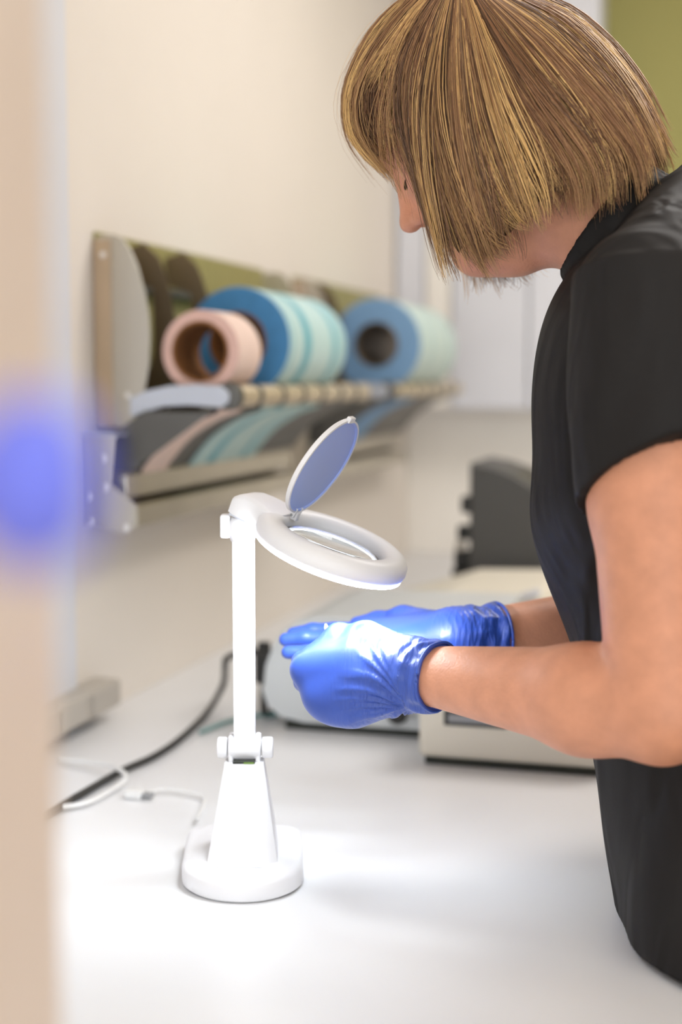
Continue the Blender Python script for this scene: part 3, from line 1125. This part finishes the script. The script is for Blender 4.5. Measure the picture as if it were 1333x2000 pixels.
# ================================================================== the woman
person = thing('person', 'woman in black short sleeved tunic and blue gloves bending over the worktop', 'person', (0.97, UH, 0.0))


def M(p):
    """mirror to the far side"""
    return np.array([p[0], 2 * UH - p[1], p[2]])


Hc = np.array([0.645, UH, 1.538])
fw_ = np.array([-0.79, 0, -0.61])
fw_ /= np.linalg.norm(fw_)
up_ = np.array([-0.61, 0, 0.79])
up_ = up_ - fw_ * (up_ @ fw_)
up_ /= np.linalg.norm(up_)
lt_ = np.array([0, -1.0, 0])
RH = np.stack([fw_, lt_, up_])


def hw(f, l, u):
    return Hc + fw_ * f + lt_ * l + up_ * u


def hell(c, rad):
    return ell(hw(*c), rad, RH)


def hcap(a, b, ra, rb=None):
    return cap(hw(*a), hw(*b), ra, rb)


# ---- arms (near = left)
shL = Q(1255, 578, 0.165)
elL = Q(1292, 1388, 0.235)
wrL = Q(818, 1316, 0.125)
shR = M(shL)
elR = np.array([0.885, UH + 0.215, 1.000])
wrR = Q(905, 1246, -0.042)

LEFT = {       # joints of the near hand: (px, py, s)
    'wrist': (808, 1310, .122),
    'index': [(594, 1308, .112), (590, 1290, .078), (612, 1276, .054), (636, 1268, .048)],
    'middle': [(622, 1362, .120), (592, 1330, .078), (600, 1296, .052), (628, 1280, .048)],
    'ring': [(652, 1384, .122), (612, 1368, .078), (612, 1330, .046), (640, 1312, .044)],
    'little': [(700, 1388, .116), (654, 1392, .080), (644, 1358, .052), (668, 1340, .050)],
    'thumb': [(778, 1276, .108), (716, 1248, .100), (662, 1243, .088), (630, 1262, .072)],
}
RIGHT = {
    'wrist': (892, 1244, -0.044),
    'index': [(712, 1232, -0.072), (652, 1232, -0.076), (610, 1232, -0.076), (572, 1238, -0.072)],
    'middle': [(708, 1244, -0.048), (640, 1248, -0.050), (596, 1246, -0.049), (559, 1249, -0.046)],
    'ring': [(712, 1260, -0.024), (650, 1272, -0.022), (606, 1274, -0.020), (564, 1273, -0.018)],
    'little': [(724, 1270, -0.002), (680, 1288, 0.002), (646, 1292, 0.006), (616, 1288, 0.008)],
    'thumb': [(850, 1228, -0.074), (790, 1214, -0.090), (740, 1216, -0.100), (700, 1222, -0.098)],
}
FR = {'index': (.0108, .0092, .0085, .0074), 'middle': (.0110, .0095, .0088, .0076), 'ring': (.0105, .0090, .0083, .0073), 'little': (.0096, .0080, .0074, .0066), 'thumb': (.0165, .0135, .0118, .0098)}


def hand(field, J, g, near):
    """palm, thumb and four fingers, g = extra thickness of the glove"""
    w = Q(*J['wrist'])
    for nm in ('index', 'middle', 'ring', 'little'):
        pts = [Q(*p) for p in J[nm]]
        r = FR[nm]
        # metacarpal
        st = w + (pts[0] - w) * 0.12
        side = {'index': 1, 'middle': .35, 'ring': -.35, 'little': -1}[nm]
        off = (Q(*J['index'][0]) - Q(*J['little'][0]))
        off = off / np.linalg.norm(off) * 0.014 * side
        field.add(cap(st + off, pts[0], 0.0165 + g, 0.0138 + g), 0.026)
    for nm in ('index', 'middle', 'ring', 'little'):
        pts = [Q(*p) for p in J[nm]]
        r = FR[nm]
        tmp = Field(np.min(pts, 0) - 0.03, np.max(pts, 0) + 0.03, field.h)
        for i in range(3):
            tmp.add(cap(pts[i], pts[i + 1], r[i] + g, r[i + 1] + g), 0.004)
        merge(field, tmp, 0.0035)
    th = [Q(*p) for p in J['thumb']]
    r = FR['thumb']
    tmp = Field(np.min(th, 0) - 0.04, np.max(th, 0) + 0.04, field.h)
    for i in range(3):
        tmp.add(cap(th[i], th[i + 1], r[i] + g, r[i + 1] + g), 0.006)
    merge(field, tmp, 0.008)
    # ball of the thumb
    a = w + (th[0] - w) * 0.5
    field.add(cap(a, th[1], 0.0175 + g, 0.0145 + g), 0.014)
    if near:        # the web of skin between thumb and forefinger
        for p0, p1, r0, r1 in (((700, 1268, .106), (640, 1278, .098), .016, .0125), ((690, 1290, .112), (612, 1292, .104), .016, .012), ((664, 1256, .092), (622, 1282, .094), .012, .010)):
            field.add(cap(Q(*p0), Q(*p1), r0 + g, r1 + g), 0.014)


def merge(F1, F2, k):
    a = np.round((F2.lo - F1.lo) / F1.h).astype(int)
    # resample by nearest grid alignment
    lo = np.maximum(a, 0)
    hi = np.minimum(a + F2.n, F1.n)
    if (hi <= lo).any(): return
    s1 = tuple(slice(x, y) for x, y in zip(lo, hi))
    s2 = tuple(slice(x - o, y - o) for x, y, o in zip(lo, hi, a))
    A, D = F1.f[s1], F2.f[s2]
    h = np.clip(0.5 + 0.5 * (A - D) / k, 0, 1)
    F1.f[s1] = A * (1 - h) + D * h - k * h * (1 - h)


# ---- body: head, neck, torso core and both arms in one skin
B = Field((0.40, UH - 0.32, 0.80), (1.14, UH + 0.30, 1.665), 0.0025)
B.add(loft([(0.82, .88, 1.05, .12), (1.0, .82, 1.0, .12), (1.15, .79, .97, .13), (1.30, .78, .96, .13), (1.38, .80, .94, .10), (1.42, .83, .92, .06)]))
for sgn, sh_, el_, wr_ in ((1, shL, elL, wrL), (-1, shR, elR, wrR)):
    B.add(cap(np.array([0.86, UH, 1.36]), sh_, 0.055, 0.05), 0.03)
    mid = sh_ + (el_ - sh_) * 0.5
    B.add(cap(sh_, mid, 0.049, 0.0485), 0.02)
    B.add(cap(mid, el_, 0.0485, 0.0420), 0.02)
    f1 = el_ + (wr_ - el_) * 0.28
    B.add(cap(el_, f1, 0.0415, 0.0440), 0.012)
    B.add(cap(f1, wr_, 0.0440, 0.0258), 0.02)
    w_ = Q(*(LEFT if sgn == 1 else RIGHT)['wrist'])
    B.add(cap(wr_, w_, 0.0235, 0.020), 0.006)
hand(B, LEFT, -0.0062, True)
hand(B, RIGHT, -0.0062, False)
# neck
B.add(cap((0.705, UH, 1.472), (0.85, UH, 1.362), 0.0535, 0.058), 0.03)
for s_ in (-1, 1):      # the cord from behind the ear to the collar bone
    B.add(cap((0.735, UH + s_ * 0.042, 1.450), (0.765, UH + s_ * 0.022, 1.372), 0.014, 0.012), 0.016)
# skull and face
Hd = Field((0.48, UH - 0.11, 1.32), (0.80, UH + 0.11, 1.66), 0.0025)
Hd.lo = B.lo + np.round((Hd.lo - B.lo) / B.h) * B.h
Hd.add(hell((-0.004, 0, 0.0), (0.094, 0.074, 0.088)))
Hd.add(hell((0.030, 0, -0.055), (0.060, 0.057, 0.080)), 0.03)
Hd.add(hell((0.054, 0, -0.075), (0.038, 0.046, 0.060)), 0.03)
for s_ in (-1, 1):
    Hd.add(hcap((0.008, s_ * 0.055, -0.088), (0.066, s_ * 0.014, -0.134), 0.018, 0.014), 0.03)
    Hd.add(hell((0.062, s_ * 0.040, -0.058), (0.022, 0.020, 0.024)), 0.025)
    Hd.add(hcap((0.086, s_ * 0.012, -0.010), (0.072, s_ * 0.044, -0.012), 0.0095, 0.009), 0.016)
    Hd.sub(hell((0.101, s_ * 0.032, -0.037), (0.014, 0.015, 0.011)), 0.012)
    Hd.add(hell((0.074, s_ * 0.032, -0.036), (0.0150, 0.0150, 0.0140)), 0.004)
    Hd.add(hell((-0.012, s_ * 0.076, -0.040), (0.018, 0.007, 0.030)), 0.006)
Hd.add(hell((0.078, 0, -0.134), (0.018, 0.020, 0.016)), 0.02)
Hd.add(hcap((0.089, 0, -0.030), (0.1105, 0, -0.0685), 0.0085, 0.0100), 0.012)
Hd.add(hell((0.1120, 0, -0.0705), (0.0110, 0.0105, 0.0098)), 0.006)
for s_ in (-1, 1):
    Hd.add(hell((0.0985, s_ * 0.0115, -0.0745), (0.0105, 0.0072, 0.0085)), 0.006)
    Hd.sub(hell((0.1040, s_ * 0.0065, -0.0825), (0.0060, 0.0036, 0.0042)), 0.002)
Hd.add(hcap((0.0935, -0.014, -0.0985), (0.0935, 0.014, -0.0985), 0.0068), 0.009)
Hd.add(hcap((0.0905, -0.014, -0.1105), (0.0905, 0.014, -0.1105), 0.0072), 0.008)
Hd.sub(hcap((0.1005, -0.020, -0.1045), (0.1005, 0.020, -0.1045), 0.0022), 0.003)
merge(B, Hd, 0.022)
# soft underside of the chin
B.add(cap((0.668, UH, 1.384), (0.706, UH, 1.383), 0.021, 0.022), 0.02)
B.add(cap((0.700, UH, 1.388), (0.745, UH, 1.402), 0.021, 0.030), 0.022)
body = part('body', B.mesh(2), 'skin', person, smooth=True)
del B, Hd

# ---- lashes and brows
for s_ in (-1, 1):
    arc = [hw(0.0905 - 0.006 * abs(t) ** 2, s_ * (0.032 + 0.0125 * t), -0.0425 - 0.002 * (1 - t * t)) for t in np.linspace(-1, 1, 9)]
    V_, F_ = [], []
    for k, t in enumerate(np.linspace(-1, 1, 26)):
        p = hw(0.0885 - 0.0050 * t * t, s_ * (0.032 + 0.0125 * t), -0.0435 - 0.0015 * (1 - t * t))
        tip = p + fw_ * 0.0055 - up_ * 0.0050 + lt_ * s_ * t * 0.003
        g = tube([p, (p + tip) / 2 + fw_ * 0.0010, tip], [0.00035, 0.00028, 0.0001], 5, 4)
        V_ += [tuple(v) for v in g[0]]
        F_ += [tuple(i + len(V_) - len(g[0]) for i in f) for f in g[1]]
    part('eyelashes', (V_, F_), 'lash', person)
    V_, F_ = [], []
    for k in range(200):
        t = rng.uniform(-1, 1)
        p = hw(0.0945 - 0.008 * (t + 0.4) ** 2 - 0.004, s_ * (0.029 + 0.018 * t), -0.011 + 0.004 * t + rng.uniform(-.0028, .0028))
        tip = p + lt_ * s_ * 0.006 + fw_ * 0.0015 + up_ * rng.uniform(-.001, .003)
        g = tube([p, (p + tip) / 2 + fw_ * 0.0006, tip], [0.0007, 0.0006, 0.0002], 4, 3)
        V_ += [tuple(v) for v in g[0]]
        F_ += [tuple(i + len(V_) - len(g[0]) for i in f) for f in g[1]]
    part('eyebrow', (V_, F_), 'brow_hair', person)


# ---- gloves
def glove(J, wr, el, cuff_len, label, near):
    pts = np.array([Q(*p) for k in J if k != 'wrist' for p in J[k]] + [Q(*J['wrist'])])
    ax = (el - wr) / np.linalg.norm(el - wr)
    w = Q(*J['wrist'])
    end = wr + ax * cuff_len
    lo = np.minimum(pts.min(0), end) - 0.055
    hi = np.maximum(pts.max(0), end) + 0.055
    G = Field(lo, hi, 0.0016)
    hand(G, J, 0.0, near)
    G.add(cap(w, wr, 0.0285, 0.0310), 0.016)
    G.add(cap(wr, end + ax * 0.03, 0.0310, 0.0350), 0.010)
    V0 = None
    # open end of the cuff, cut square to the arm with a slant, and hollowed

    def cut(X, Y, Z):
        nrm = ax + np.array([0.0, 0.0, -0.05 if near else 0.0])
        nrm = nrm / np.linalg.norm(nrm)
        return -((X - end[0]) * nrm[0] + (Y - end[1]) * nrm[1] + (Z - end[2]) * nrm[2])
    G.sub((cut, end - 0.06, end + 0.06), 0.0)
    V_, Q_ = G.mesh(2)
    return V_, Q_, end, ax


for J, wr, el, cl, lb, near in ((LEFT, wrL, elL, 0.022, 'near blue nitrile glove', True), (RIGHT, wrR, elR, 0.040, 'far blue nitrile glove', False)):
    V_, Q_, end, ax = glove(J, wr, el, cl, lb, near)
    w = Q(*J['wrist'])
    # real creases across the back of the wrist, and the crumpled cuff
    along = (V_ - w) @ ax
    zrel = V_[:, 2] - w[2]
    gl = part('glove', (V_, Q_), 'nitrile', person, smooth=True, label=lb)
    me = gl.data
    nr = np.zeros(len(V_) * 3, dtype=np.float32)
    me.vertex_normals.foreach_get('vector', nr)
    nr = nr.reshape(-1, 3)
    cuffm = np.clip((along - 0.002) / 0.012, 0, 1)
    if near:
        c_ = Q(818, 1372, .13)
        dx, dz = V_[:, 0] - c_[0], V_[:, 2] - c_[2]
        rr_ = np.hypot(dx, dz)
        an_ = np.arctan2(dz, -dx)
        rid = np.sin(an_ * 30 + 60 * rr_ + 2.0 * np.sin(an_ * 7) + 1.2 * np.sin(90 * rr_ + 3 * an_))
        mk_ = np.clip((rr_ - 0.006) / 0.012, 0, 1) * np.clip((0.082 - rr_) / 0.05, 0, 1) * np.clip((1.15 - an_) / 0.5, 0, 1) * (1 - cuffm)
        disp = -0.0015 * mk_ * np.abs(rid) ** 0.5 * np.sign(rid + 0.2)
    else:
        rid = np.sin(along * 520 + 40 * V_[:, 2] + 3 * np.sin(60 * V_[:, 2]))
        mk_ = np.clip(1 - np.abs(along) / 0.03, 0, 1)
        disp = -0.0008 * mk_ * np.abs(rid)
    cr_ = np.sin(180 * V_[:, 2] + 260 * along + 2.5 * np.sin(120 * V_[:, 2] - 90 * along)) + np.sin(330 * along - 110 * V_[:, 2] + 2 * np.sin(150 * V_[:, 1]))
    disp = disp + 0.0009 * cuffm * cr_
    V2 = (V_ + nr * disp[:, None]) - ORIGIN[person][0]
    me.vertices.foreach_set('co', V2.astype(np.float32).ravel())
    me.update()
    a_ = me.attributes.new('wrinkle', 'FLOAT', 'POINT')
    m_ = np.clip(1 - np.abs(along + 0.012) / 0.055, 0, 1) ** 0.8 * (0.35 + 0.65 * np.clip(0.5 - zrel / 0.05, 0, 1)) if near else np.clip(1 - np.abs(along - 0.02) / 0.06, 0, 1)
    m_ = np.clip(m_ + 0.30 * (along > 0.01), 0, 1)
    a_.data.foreach_set('value', m_.astype(np.float32))
    # rolled bead at the cuff
    nrm = ax + np.array([0.0, 0.0, -0.05 if near else 0.0])
    nrm /= np.linalg.norm(nrm)
    e1 = np.cross(nrm, [0, 0, 1.0]); e1 /= np.linalg.norm(e1)
    e2 = np.cross(nrm, e1)
    rad = 0.0318 if near else 0.0338
    pts = []
    for k in range(25):
        a = 2 * math.pi * k / 24
        rr = rad * (1 + 0.015 * math.sin(5 * a))
        q = math.cos(a) * e1 + math.sin(a) * e2
        # follow the cuff's slanted section
        kx = 1 / math.sqrt(max(0.05, 1 - (q @ ax) ** 2))
        pts.append(end + q * rr * kx + nrm * 0.0005)
    part('cuff_bead', tube(pts, 0.0017, 72, 8), 'nitrile', gl, smooth=True)

# small tip held in the fingers
tpa, tpb = Q(645, 1250, .050), Q(636, 1219, .050)
tp = thing('dental_tip', 'tiny pale tip held between the gloved fingers', 'dental tip', tpa)
part('shank', tube([tpa + (tpa - tpb) * 0.4, tpa, tpa + (tpb - tpa) * 0.5], 0.0009, 8, 8), 'tip_metal', tp, smooth=True)
part('tip', tube([tpa + (tpb - tpa) * 0.45, tpa + (tpb - tpa) * 0.6, tpa + (tpb - tpa) * 0.8, tpb], [0.0010, 0.0024, 0.0022, 0.0006], 16, 10), 'tip_white', tp, smooth=True)


# ---- tunic
def folds(X, Y, Z):
    a = 0.0035 * np.sin(38 * (Z + 0.55 * X + 0.18 * Y) + 3 * np.sin(14 * Y)) * np.exp(-((Z - 1.03) / 0.11) ** 2)
    b = 0.0030 * np.sin(60 * Y + 9 * Z) * np.exp(-((Z - 0.86) / 0.12) ** 2)
    return (a + b).astype(np.float32)


TROWS = [(0.56, .835, 1.12, .29), (0.66, .825, 1.125, .285), (0.766, .815, 1.12, .272), (0.80, .808, 1.11, .250), (0.88, .792, 1.08, .185), (0.99, .768, 1.04, .152), (1.03, .757, 1.03, .150), (1.09, .734, 1.02, .152),
         (1.12, .724, 1.015, .156), (1.15, .721, 1.01, .16), (1.18, .727, 1.01, .162), (1.215, .724, 1.005, .165), (1.26, .724, 1.0, .165), (1.31, .731, .99, .160), (1.345, .745, .985, .145), (1.375, .765, .985, .115), (1.405, .80, .98, .09), (1.435, .84, .965, .065), (1.452, .87, .94, .045)]
T = Field((0.69, UH - 0.34, 0.55), (1.16, UH + 0.34, 1.52), 0.003)
T.add(loft(TROWS, folds))
for s_, sh_, el_ in ((1, shL, elL), (-1, shR, elR)):
    T.add(cap((0.875, UH - s_ * 0.05, 1.395), sh_ + np.array([0.006, 0, 0.004]), 0.052, 0.054), 0.03)
    d_ = (el_ - sh_) / np.linalg.norm(el_ - sh_)
    hem = sh_ + d_ * 0.158
    S = Field(np.minimum(sh_, hem) - 0.12, np.maximum(sh_, hem) + 0.12, 0.003)
    S.lo = T.lo + np.round((S.lo - T.lo) / T.h) * T.h
    c1 = sh_ + d_ * 0.10

    def sleeve(X, Y, Z, a=sh_, d=d_):
        x, y, z = X - a[0], Y - a[1], Z - a[2]
        t = x * d[0] + y * d[1] + z * d[2]
        r = np.sqrt(np.maximum((x - t * d[0]) ** 2 + (y - t * d[1]) ** 2 + (z - t * d[2]) ** 2, 1e-9))
        ang = np.arctan2(y, x)
        R = 0.0560 + 0.0095 * np.sin(np.pi * np.clip(t / 0.20, 0, 1)) + 0.0022 * np.sin(6 * ang + 16 * t) * np.clip(t / 0.12, 0, 1)
        return np.maximum(np.maximum(r - R, -t - 0.02), t - 0.27).astype(np.float32)
    S.add(cap(sh_, c1, 0.057, 0.062))
    S.add((sleeve, np.minimum(sh_, hem) - 0.08, np.maximum(sh_, hem) + 0.08), 0.01)
    # hem: slants up towards the outside of the arm
    hn = d_ + np.array([0.38, -s_ * 0.40, 0.0])
    hn /= np.linalg.norm(hn)

    def hemcut(X, Y, Z, c=hem, n_=hn):
        return (-((X - c[0]) * n_[0] + (Y - c[1]) * n_[1] + (Z - c[2]) * n_[2])).astype(np.float32)
    S.sub((hemcut, hem - 0.14, hem + 0.14))
    # hollow near the hem
    S.sub(cap(hem - d_ * 0.045, hem + d_ * 0.1, 0.0500, 0.0535), 0.002)
    merge(T, S, 0.005)
# neck opening and stand collar
na = np.array([0.79, 0, -0.61])
na /= np.linalg.norm(na)
nc = np.array([0.7865, UH, 1.411])


def opening(X, Y, Z):
    t = (X - nc[0]) * na[0] + (Z - nc[2]) * na[2]
    r = np.sqrt((X - nc[0] - t * na[0]) ** 2 + (Y - nc[1]) ** 2 + (Z - nc[2] - t * na[2]) ** 2)
    return np.maximum(r - 0.062, t - 0.030).astype(np.float32)


def shell(X, Y, Z):
    t = (X - nc[0]) * na[0] + (Z - nc[2]) * na[2]
    r = np.sqrt((X - nc[0] - t * na[0]) ** 2 + (Y - nc[1]) ** 2 + (Z - nc[2] - t * na[2]) ** 2)
    R = 0.0625 + 0.12 * np.maximum(t, 0)
    return np.maximum(np.abs(r - R) - 0.0035, np.maximum(-t, t - 0.055)).astype(np.float32)


def headside(X, Y, Z):
    t = (X - nc[0]) * na[0] + (Z - nc[2]) * na[2]
    return (t - 0.002 + 0 * Y).astype(np.float32)


T.sub((headside, np.array([0.69, UH - 0.085, 1.36]), np.array([0.86, UH + 0.085, 1.50])), 0.004)
T.sub((opening, nc - 0.1, nc + 0.1), 0.004)
T.add((shell, nc - 0.10, nc + 0.10), 0.003)


def slabcut(X, Y, Z):
    return np.maximum(np.maximum(X - 0.8990, Z - 0.7645) + 0 * Y, 0.715 - Z).astype(np.float32)


T.sub((slabcut, np.array([0.5, UH - 0.4, 0.70]), np.array([0.8990, UH + 0.4, 0.7645])), 0.004)


def skirtcut(X, Y, Z):      # below the worktop the skirt hangs clear of its edge
    return np.maximum(X - 0.8990, Z - 0.73).astype(np.float32) + 0 * Y


T.sub((skirtcut, np.array([0.5, UH - 0.4, 0.5]), np.array([0.8990, UH + 0.4, 0.73])), 0.0)
tunic = part('tunic', T.mesh(2), 'tunic', person, smooth=True, label='black short sleeved tunic')
del T
# stitched seams: shoulder and front panel piping
# (thin raised cords that follow the cloth)
# ---- trousers and shoes, behind the worktop
for s_ in (-1, 1):
    hip = np.array([1.0, UH - s_ * 0.085, 0.66])
    knee = np.array([0.985, UH - s_ * 0.09, 0.44])
    ank = np.array([1.02, UH - s_ * 0.09, 0.09])
    Lg = Field((0.86, UH - s_ * 0.09 - 0.13, 0.05), (1.16, UH - s_ * 0.09 + 0.13, 0.80), 0.006)
    Lg.add(cap(hip, knee, 0.085, 0.066))
    Lg.add(cap(knee, ank, 0.066, 0.055), 0.02)
    part('trouser_leg', Lg.mesh(1), 'trousers', person, smooth=True)
    Sh = Field((0.80, UH - s_ * 0.09 - 0.08, -0.01), (1.12, UH - s_ * 0.09 + 0.08, 0.12), 0.004)
    c = np.array([0, UH - s_ * 0.09, 0])
    Sh.add(cap(c + (1.045, 0, 0.04), c + (0.90, 0, 0.034), 0.038, 0.042))
    Sh.add(cap(c + (0.90, 0, 0.034), c + (0.87, 0, 0.03), 0.042, 0.032), 0.02)
    Sh.add(cap(c + (1.03, 0, 0.05), c + (1.02, 0, 0.08), 0.038, 0.04), 0.02)
    Sh.sub((lambda X, Y, Z: Z - 0.001 + 0 * X + 0 * Y, (0.78, UH - 0.3, -0.05), (1.15, UH + 0.3, 0.0)))
    part('shoe', Sh.mesh(1), 'shoe', person, smooth=True)

# ---- hair
GUIDES = [
    [(872, -42, .006), (800, -14, .008), (722, 62, .010), (676, 165, .010), (684, 262, .010), (748, 342, .012)],
    [(874, -42, .018), (808, 0, .036), (736, 90, .050), (690, 190, .052), (700, 280, .050), (762, 350, .046)],
    [(878, -44, .028), (822, 30, .058), (776, 130, .074), (768, 240, .080), (806, 350, .077), (844, 450, .070)],
    [(884, -44, .036), (842, 55, .072), (812, 180, .088), (815, 320, .091), (842, 450, .084), (866, 540, .077)],
    [(890, -44, .042), (864, 75, .080), (852, 220, .097), (872, 370, .099), (908, 490, .091), (932, 546, .083)],
    [(896, -44, .044), (892, 90, .084), (902, 240, .101), (932, 380, .103), (966, 475, .095), (990, 520, .088)],
    [(901, -44, .044), (926, 90, .084), (957, 230, .102), (997, 340, .104), (1032, 415, .098), (1052, 450, .090)],
    [(906, -44, .043), (964, 82, .083), (1020, 190, .101), (1076, 282, .103), (1112, 358, .097), (1120, 432, .089)],
    [(910, -44, .040), (1006, 62, .074), (1082, 152, .092), (1152, 244, .095), (1200, 330, .091), (1208, 425, .084)],
    [(912, -45, .031), (1046, 38, .058), (1132, 118, .070), (1206, 208, .075), (1254, 296, .074), (1270, 384, .069)],
    [(914, -46, .020), (1076, 14, .035), (1166, 84, .041), (1238, 180, .045), (1280, 264, .046), (1302, 330, .046)],
    [(915, -47, .004), (1090, 0, .006), (1182, 70, .008), (1252, 164, .008), (1290, 248, .008), (1312, 300, .008)],
]
near_g = np.array([[Q(*p) for p in g] for g in GUIDES])
far_g = near_g.copy()
far_g[:, :, 1] = 2 * UH - far_g[:, :, 1]
ALLG = np.concatenate([near_g, far_g[::-1]])          # closed loop round the head
NS = 15
GS = np.array([catmull(g, 60) for g in ALLG])         # (24, 60, 3)
NG = len(GS)


def guide(g, t):
    """g (N,) loop position, t (N,T) along 0..1 -> (N,T,3)"""
    g = np.mod(g, NG)
    i = np.floor(g).astype(int)
    f = (g - i)[:, None, None]
    p = np.clip(t, 0, 1) * 59
    k = np.clip(np.floor(p).astype(int), 0, 58)
    w = (p - k)[..., None]

    def s(ii):
        ii = np.mod(ii, NG)[:, None]
        return GS[ii, k] * (1 - w) + GS[ii, k + 1] * w
    p0, p1, p2, p3 = s(i - 1), s(i), s(i + 1), s(i + 2)
    return 0.5 * ((2 * p1) + (-p0 + p2) * f + (2 * p0 - 5 * p1 + 4 * p2 - p3) * f ** 2 + (-p0 + 3 * p1 - 3 * p2 + p3) * f ** 3)


def guide2(g, dg, t):
    """strands that drift sideways over the guides on their way down"""
    n, m = t.shape
    return guide((g[:, None] + dg).ravel(), t.reshape(-1, 1)).reshape(n, m, 3)


def head_axis(P):
    """inner reference line the layers shrink towards"""
    return Hc + np.array([0.02, 0, -0.02])


def lock_noise(g, fr, ph):
    return np.sin(g * fr + ph)


NC = 900                                              # locks
NSTR = 11000
cg = rng.uniform(0, NG, NC)
clayer = rng.beta(1.2, 1.6, NC)
clen = rng.uniform(0.84, 1.04, NC)
ctone = np.clip(0.44 + 0.13 * np.sin(cg * 5.1 + 0.7) + 0.13 * np.sin(cg * 9.3) + rng.normal(0, 0.22, NC), 0, 1)
ctone = np.where(rng.uniform(0, 1, NC) < 0.07, 1.05, ctone)
cvec = rng.normal(0, 1, (NC, 3))


def face_gap(g):
    """between the fringe and the side curtain the hair is short, so brow, eye and nose show"""
    d = np.minimum(np.mod(g, NG), NG - 1 - np.mod(g, NG))
    return np.clip((d - 1.0) / 0.2, 0, 1) * np.clip((2.02 - d) / 0.1, 0, 1)


gapk = face_gap(cg) * (rng.uniform(0, 1, NC) < 0.93)
clen = clen * (1 - 0.40 * gapk)
ci = rng.integers(0, NC, NSTR)
spread = rng.normal(0, 1, NSTR)
t = np.linspace(0.0, 1, NS)[None, :] * (clen[ci] * rng.uniform(0.84, 1.03, NSTR))[:, None]
gpos = cg[ci] + spread * 0.16
lay = np.clip(clayer[ci] + rng.normal(0, 0.12, NSTR), 0, 1)
cdr = rng.normal(0, 0.42, NC)[ci][:, None] * np.linspace(0, 1, NS)[None, :] ** 2
P = guide2(gpos, cdr, t)
ctr = head_axis(P)
shrink = 1 - lay[:, None, None] * 0.10 * np.clip(t / 0.35, 0, 1)[..., None]
P = ctr + (P - ctr) * shrink
# locks gather towards their tips and wave a little
Pc = guide2(cg[ci], cdr, t)
Pc = ctr + (Pc - ctr) * (1 - clayer[ci][:, None, None] * 0.10 * np.clip(t / 0.35, 0, 1)[..., None])
gath = (0.62 * np.clip((t - 0.25) / 0.75, 0, 1) ** 1.2)[..., None]
P = P * (1 - gath) + Pc * gath
P += (cvec[ci][:, None, :] * 0.0050) * (np.clip(t, 0, 1) ** 1.5)[..., None]
ph = rng.uniform(0, 6.28, (NSTR, 3))
P += 0.0011 * np.sin(ph[:, None, :] + t[..., None] * rng.uniform(4, 11, (NSTR, 1, 3))) * t[..., None]
# overshoot of the tips past the last guide point
over = np.clip(t - 1, 0, 1)[..., None]
P += over * (P[:, -1:, :] - P[:, -3:-2, :]) * 6
# stray hairs
stray = rng.uniform(0, 1, NSTR) < 0.045
P[stray] += (rng.normal(0, 1, (stray.sum(), 1, 3)) * 0.009) * (t[stray] ** 2)[..., None]
out = (P - ctr)
out /= np.linalg.norm(out, axis=2)[..., None]
P[stray] += out[stray] * (0.006 * rng.uniform(0, 1, (stray.sum(), 1)) * np.sin(np.clip(t[stray], 0, 1) * 2.6))[..., None]
rad = rng.uniform(0.00022, 0.00046, NSTR)[:, None] * np.clip(1.25 - 0.95 * np.linspace(0, 1, NS)[None, :] ** 3, 0.15, 1)
rad[stray] *= 0.45
Tn = np.gradient(P, axis=1)
Tn /= np.linalg.norm(Tn, axis=2)[..., None] + 1e-9
e1 = np.cross(Tn, out)
e1 /= np.linalg.norm(e1, axis=2)[..., None] + 1e-9
e2 = np.cross(Tn, e1)
VV = np.stack([P + rad[..., None] * (math.cos(a) * e1 + math.sin(a) * e2) for a in (0, 2.0944, 4.1888)], 2)   # (N,NS,3,3)
base_i = (np.arange(NSTR)[:, None, None] * NS + np.arange(NS - 1)[None, :, None]) * 3
k = np.arange(3)[None, None, :]
k2 = (k + 1) % 3
FF = np.stack([base_i + k, base_i + k2, base_i + 3 + k2, base_i + 3 + k], -1).reshape(-1, 4)
hair = part('hair', (VV.reshape(-1, 3), FF), 'hair', person, smooth=True, label='brown bob with blond streaks')
tone = np.clip(ctone[ci] + rng.normal(0, 0.10, NSTR), 0, 1.2)
dark, midc, light = np.array(lin((72, 46, 28))[:3]), np.array(lin((160, 114, 78))[:3]), np.array(lin((238, 194, 128))[:3])
tt_ = tone[:, None] + 0.22 * (np.linspace(0, 1, NS)[None, :] - 0.45)
tt_ = np.clip(tt_, 0, 1.1)[..., None]
colr = np.where(tt_ < 0.5, dark + (midc - dark) * (tt_ / 0.5), midc + (light - midc) * ((tt_ - 0.5) / 0.5))
colr = np.repeat(colr[:, :, None, :], 3, 2).reshape(-1, 3)
ca = hair.data.color_attributes.new('tone', 'FLOAT_COLOR', 'POINT')
ca.data.foreach_set('color', np.concatenate([colr, np.ones((len(colr), 1))], 1).astype(np.float32).ravel())

# the mass of hair under the strands
gg = np.linspace(0, NG, 121)[:-1]
tt2 = np.linspace(0, 0.90, 26)[None, :] * (1 - 0.10 * rng.uniform(0, 1, 120))[:, None] * (1 - 0.42 * np.maximum.reduce([face_gap(gg), face_gap(gg + .15), face_gap(gg - .15)]))[:, None]
U = guide(gg, tt2)
sh2 = 1 - 0.085 * np.clip(tt2 / 0.3, 0, 1)[..., None]
U = ctr + (U - ctr) * sh2
Vb = U.reshape(-1, 3)
Fb = []
for i in range(120):
    j = (i + 1) % 120
    for k in range(25):
        Fb.append((i * 26 + k, j * 26 + k, j * 26 + k + 1, i * 26 + k + 1))
Fb.append(tuple(i * 26 for i in range(120)))
hb = part('hair_underlayer', (Vb, Fb), 'hair_base', hair, smooth=True)
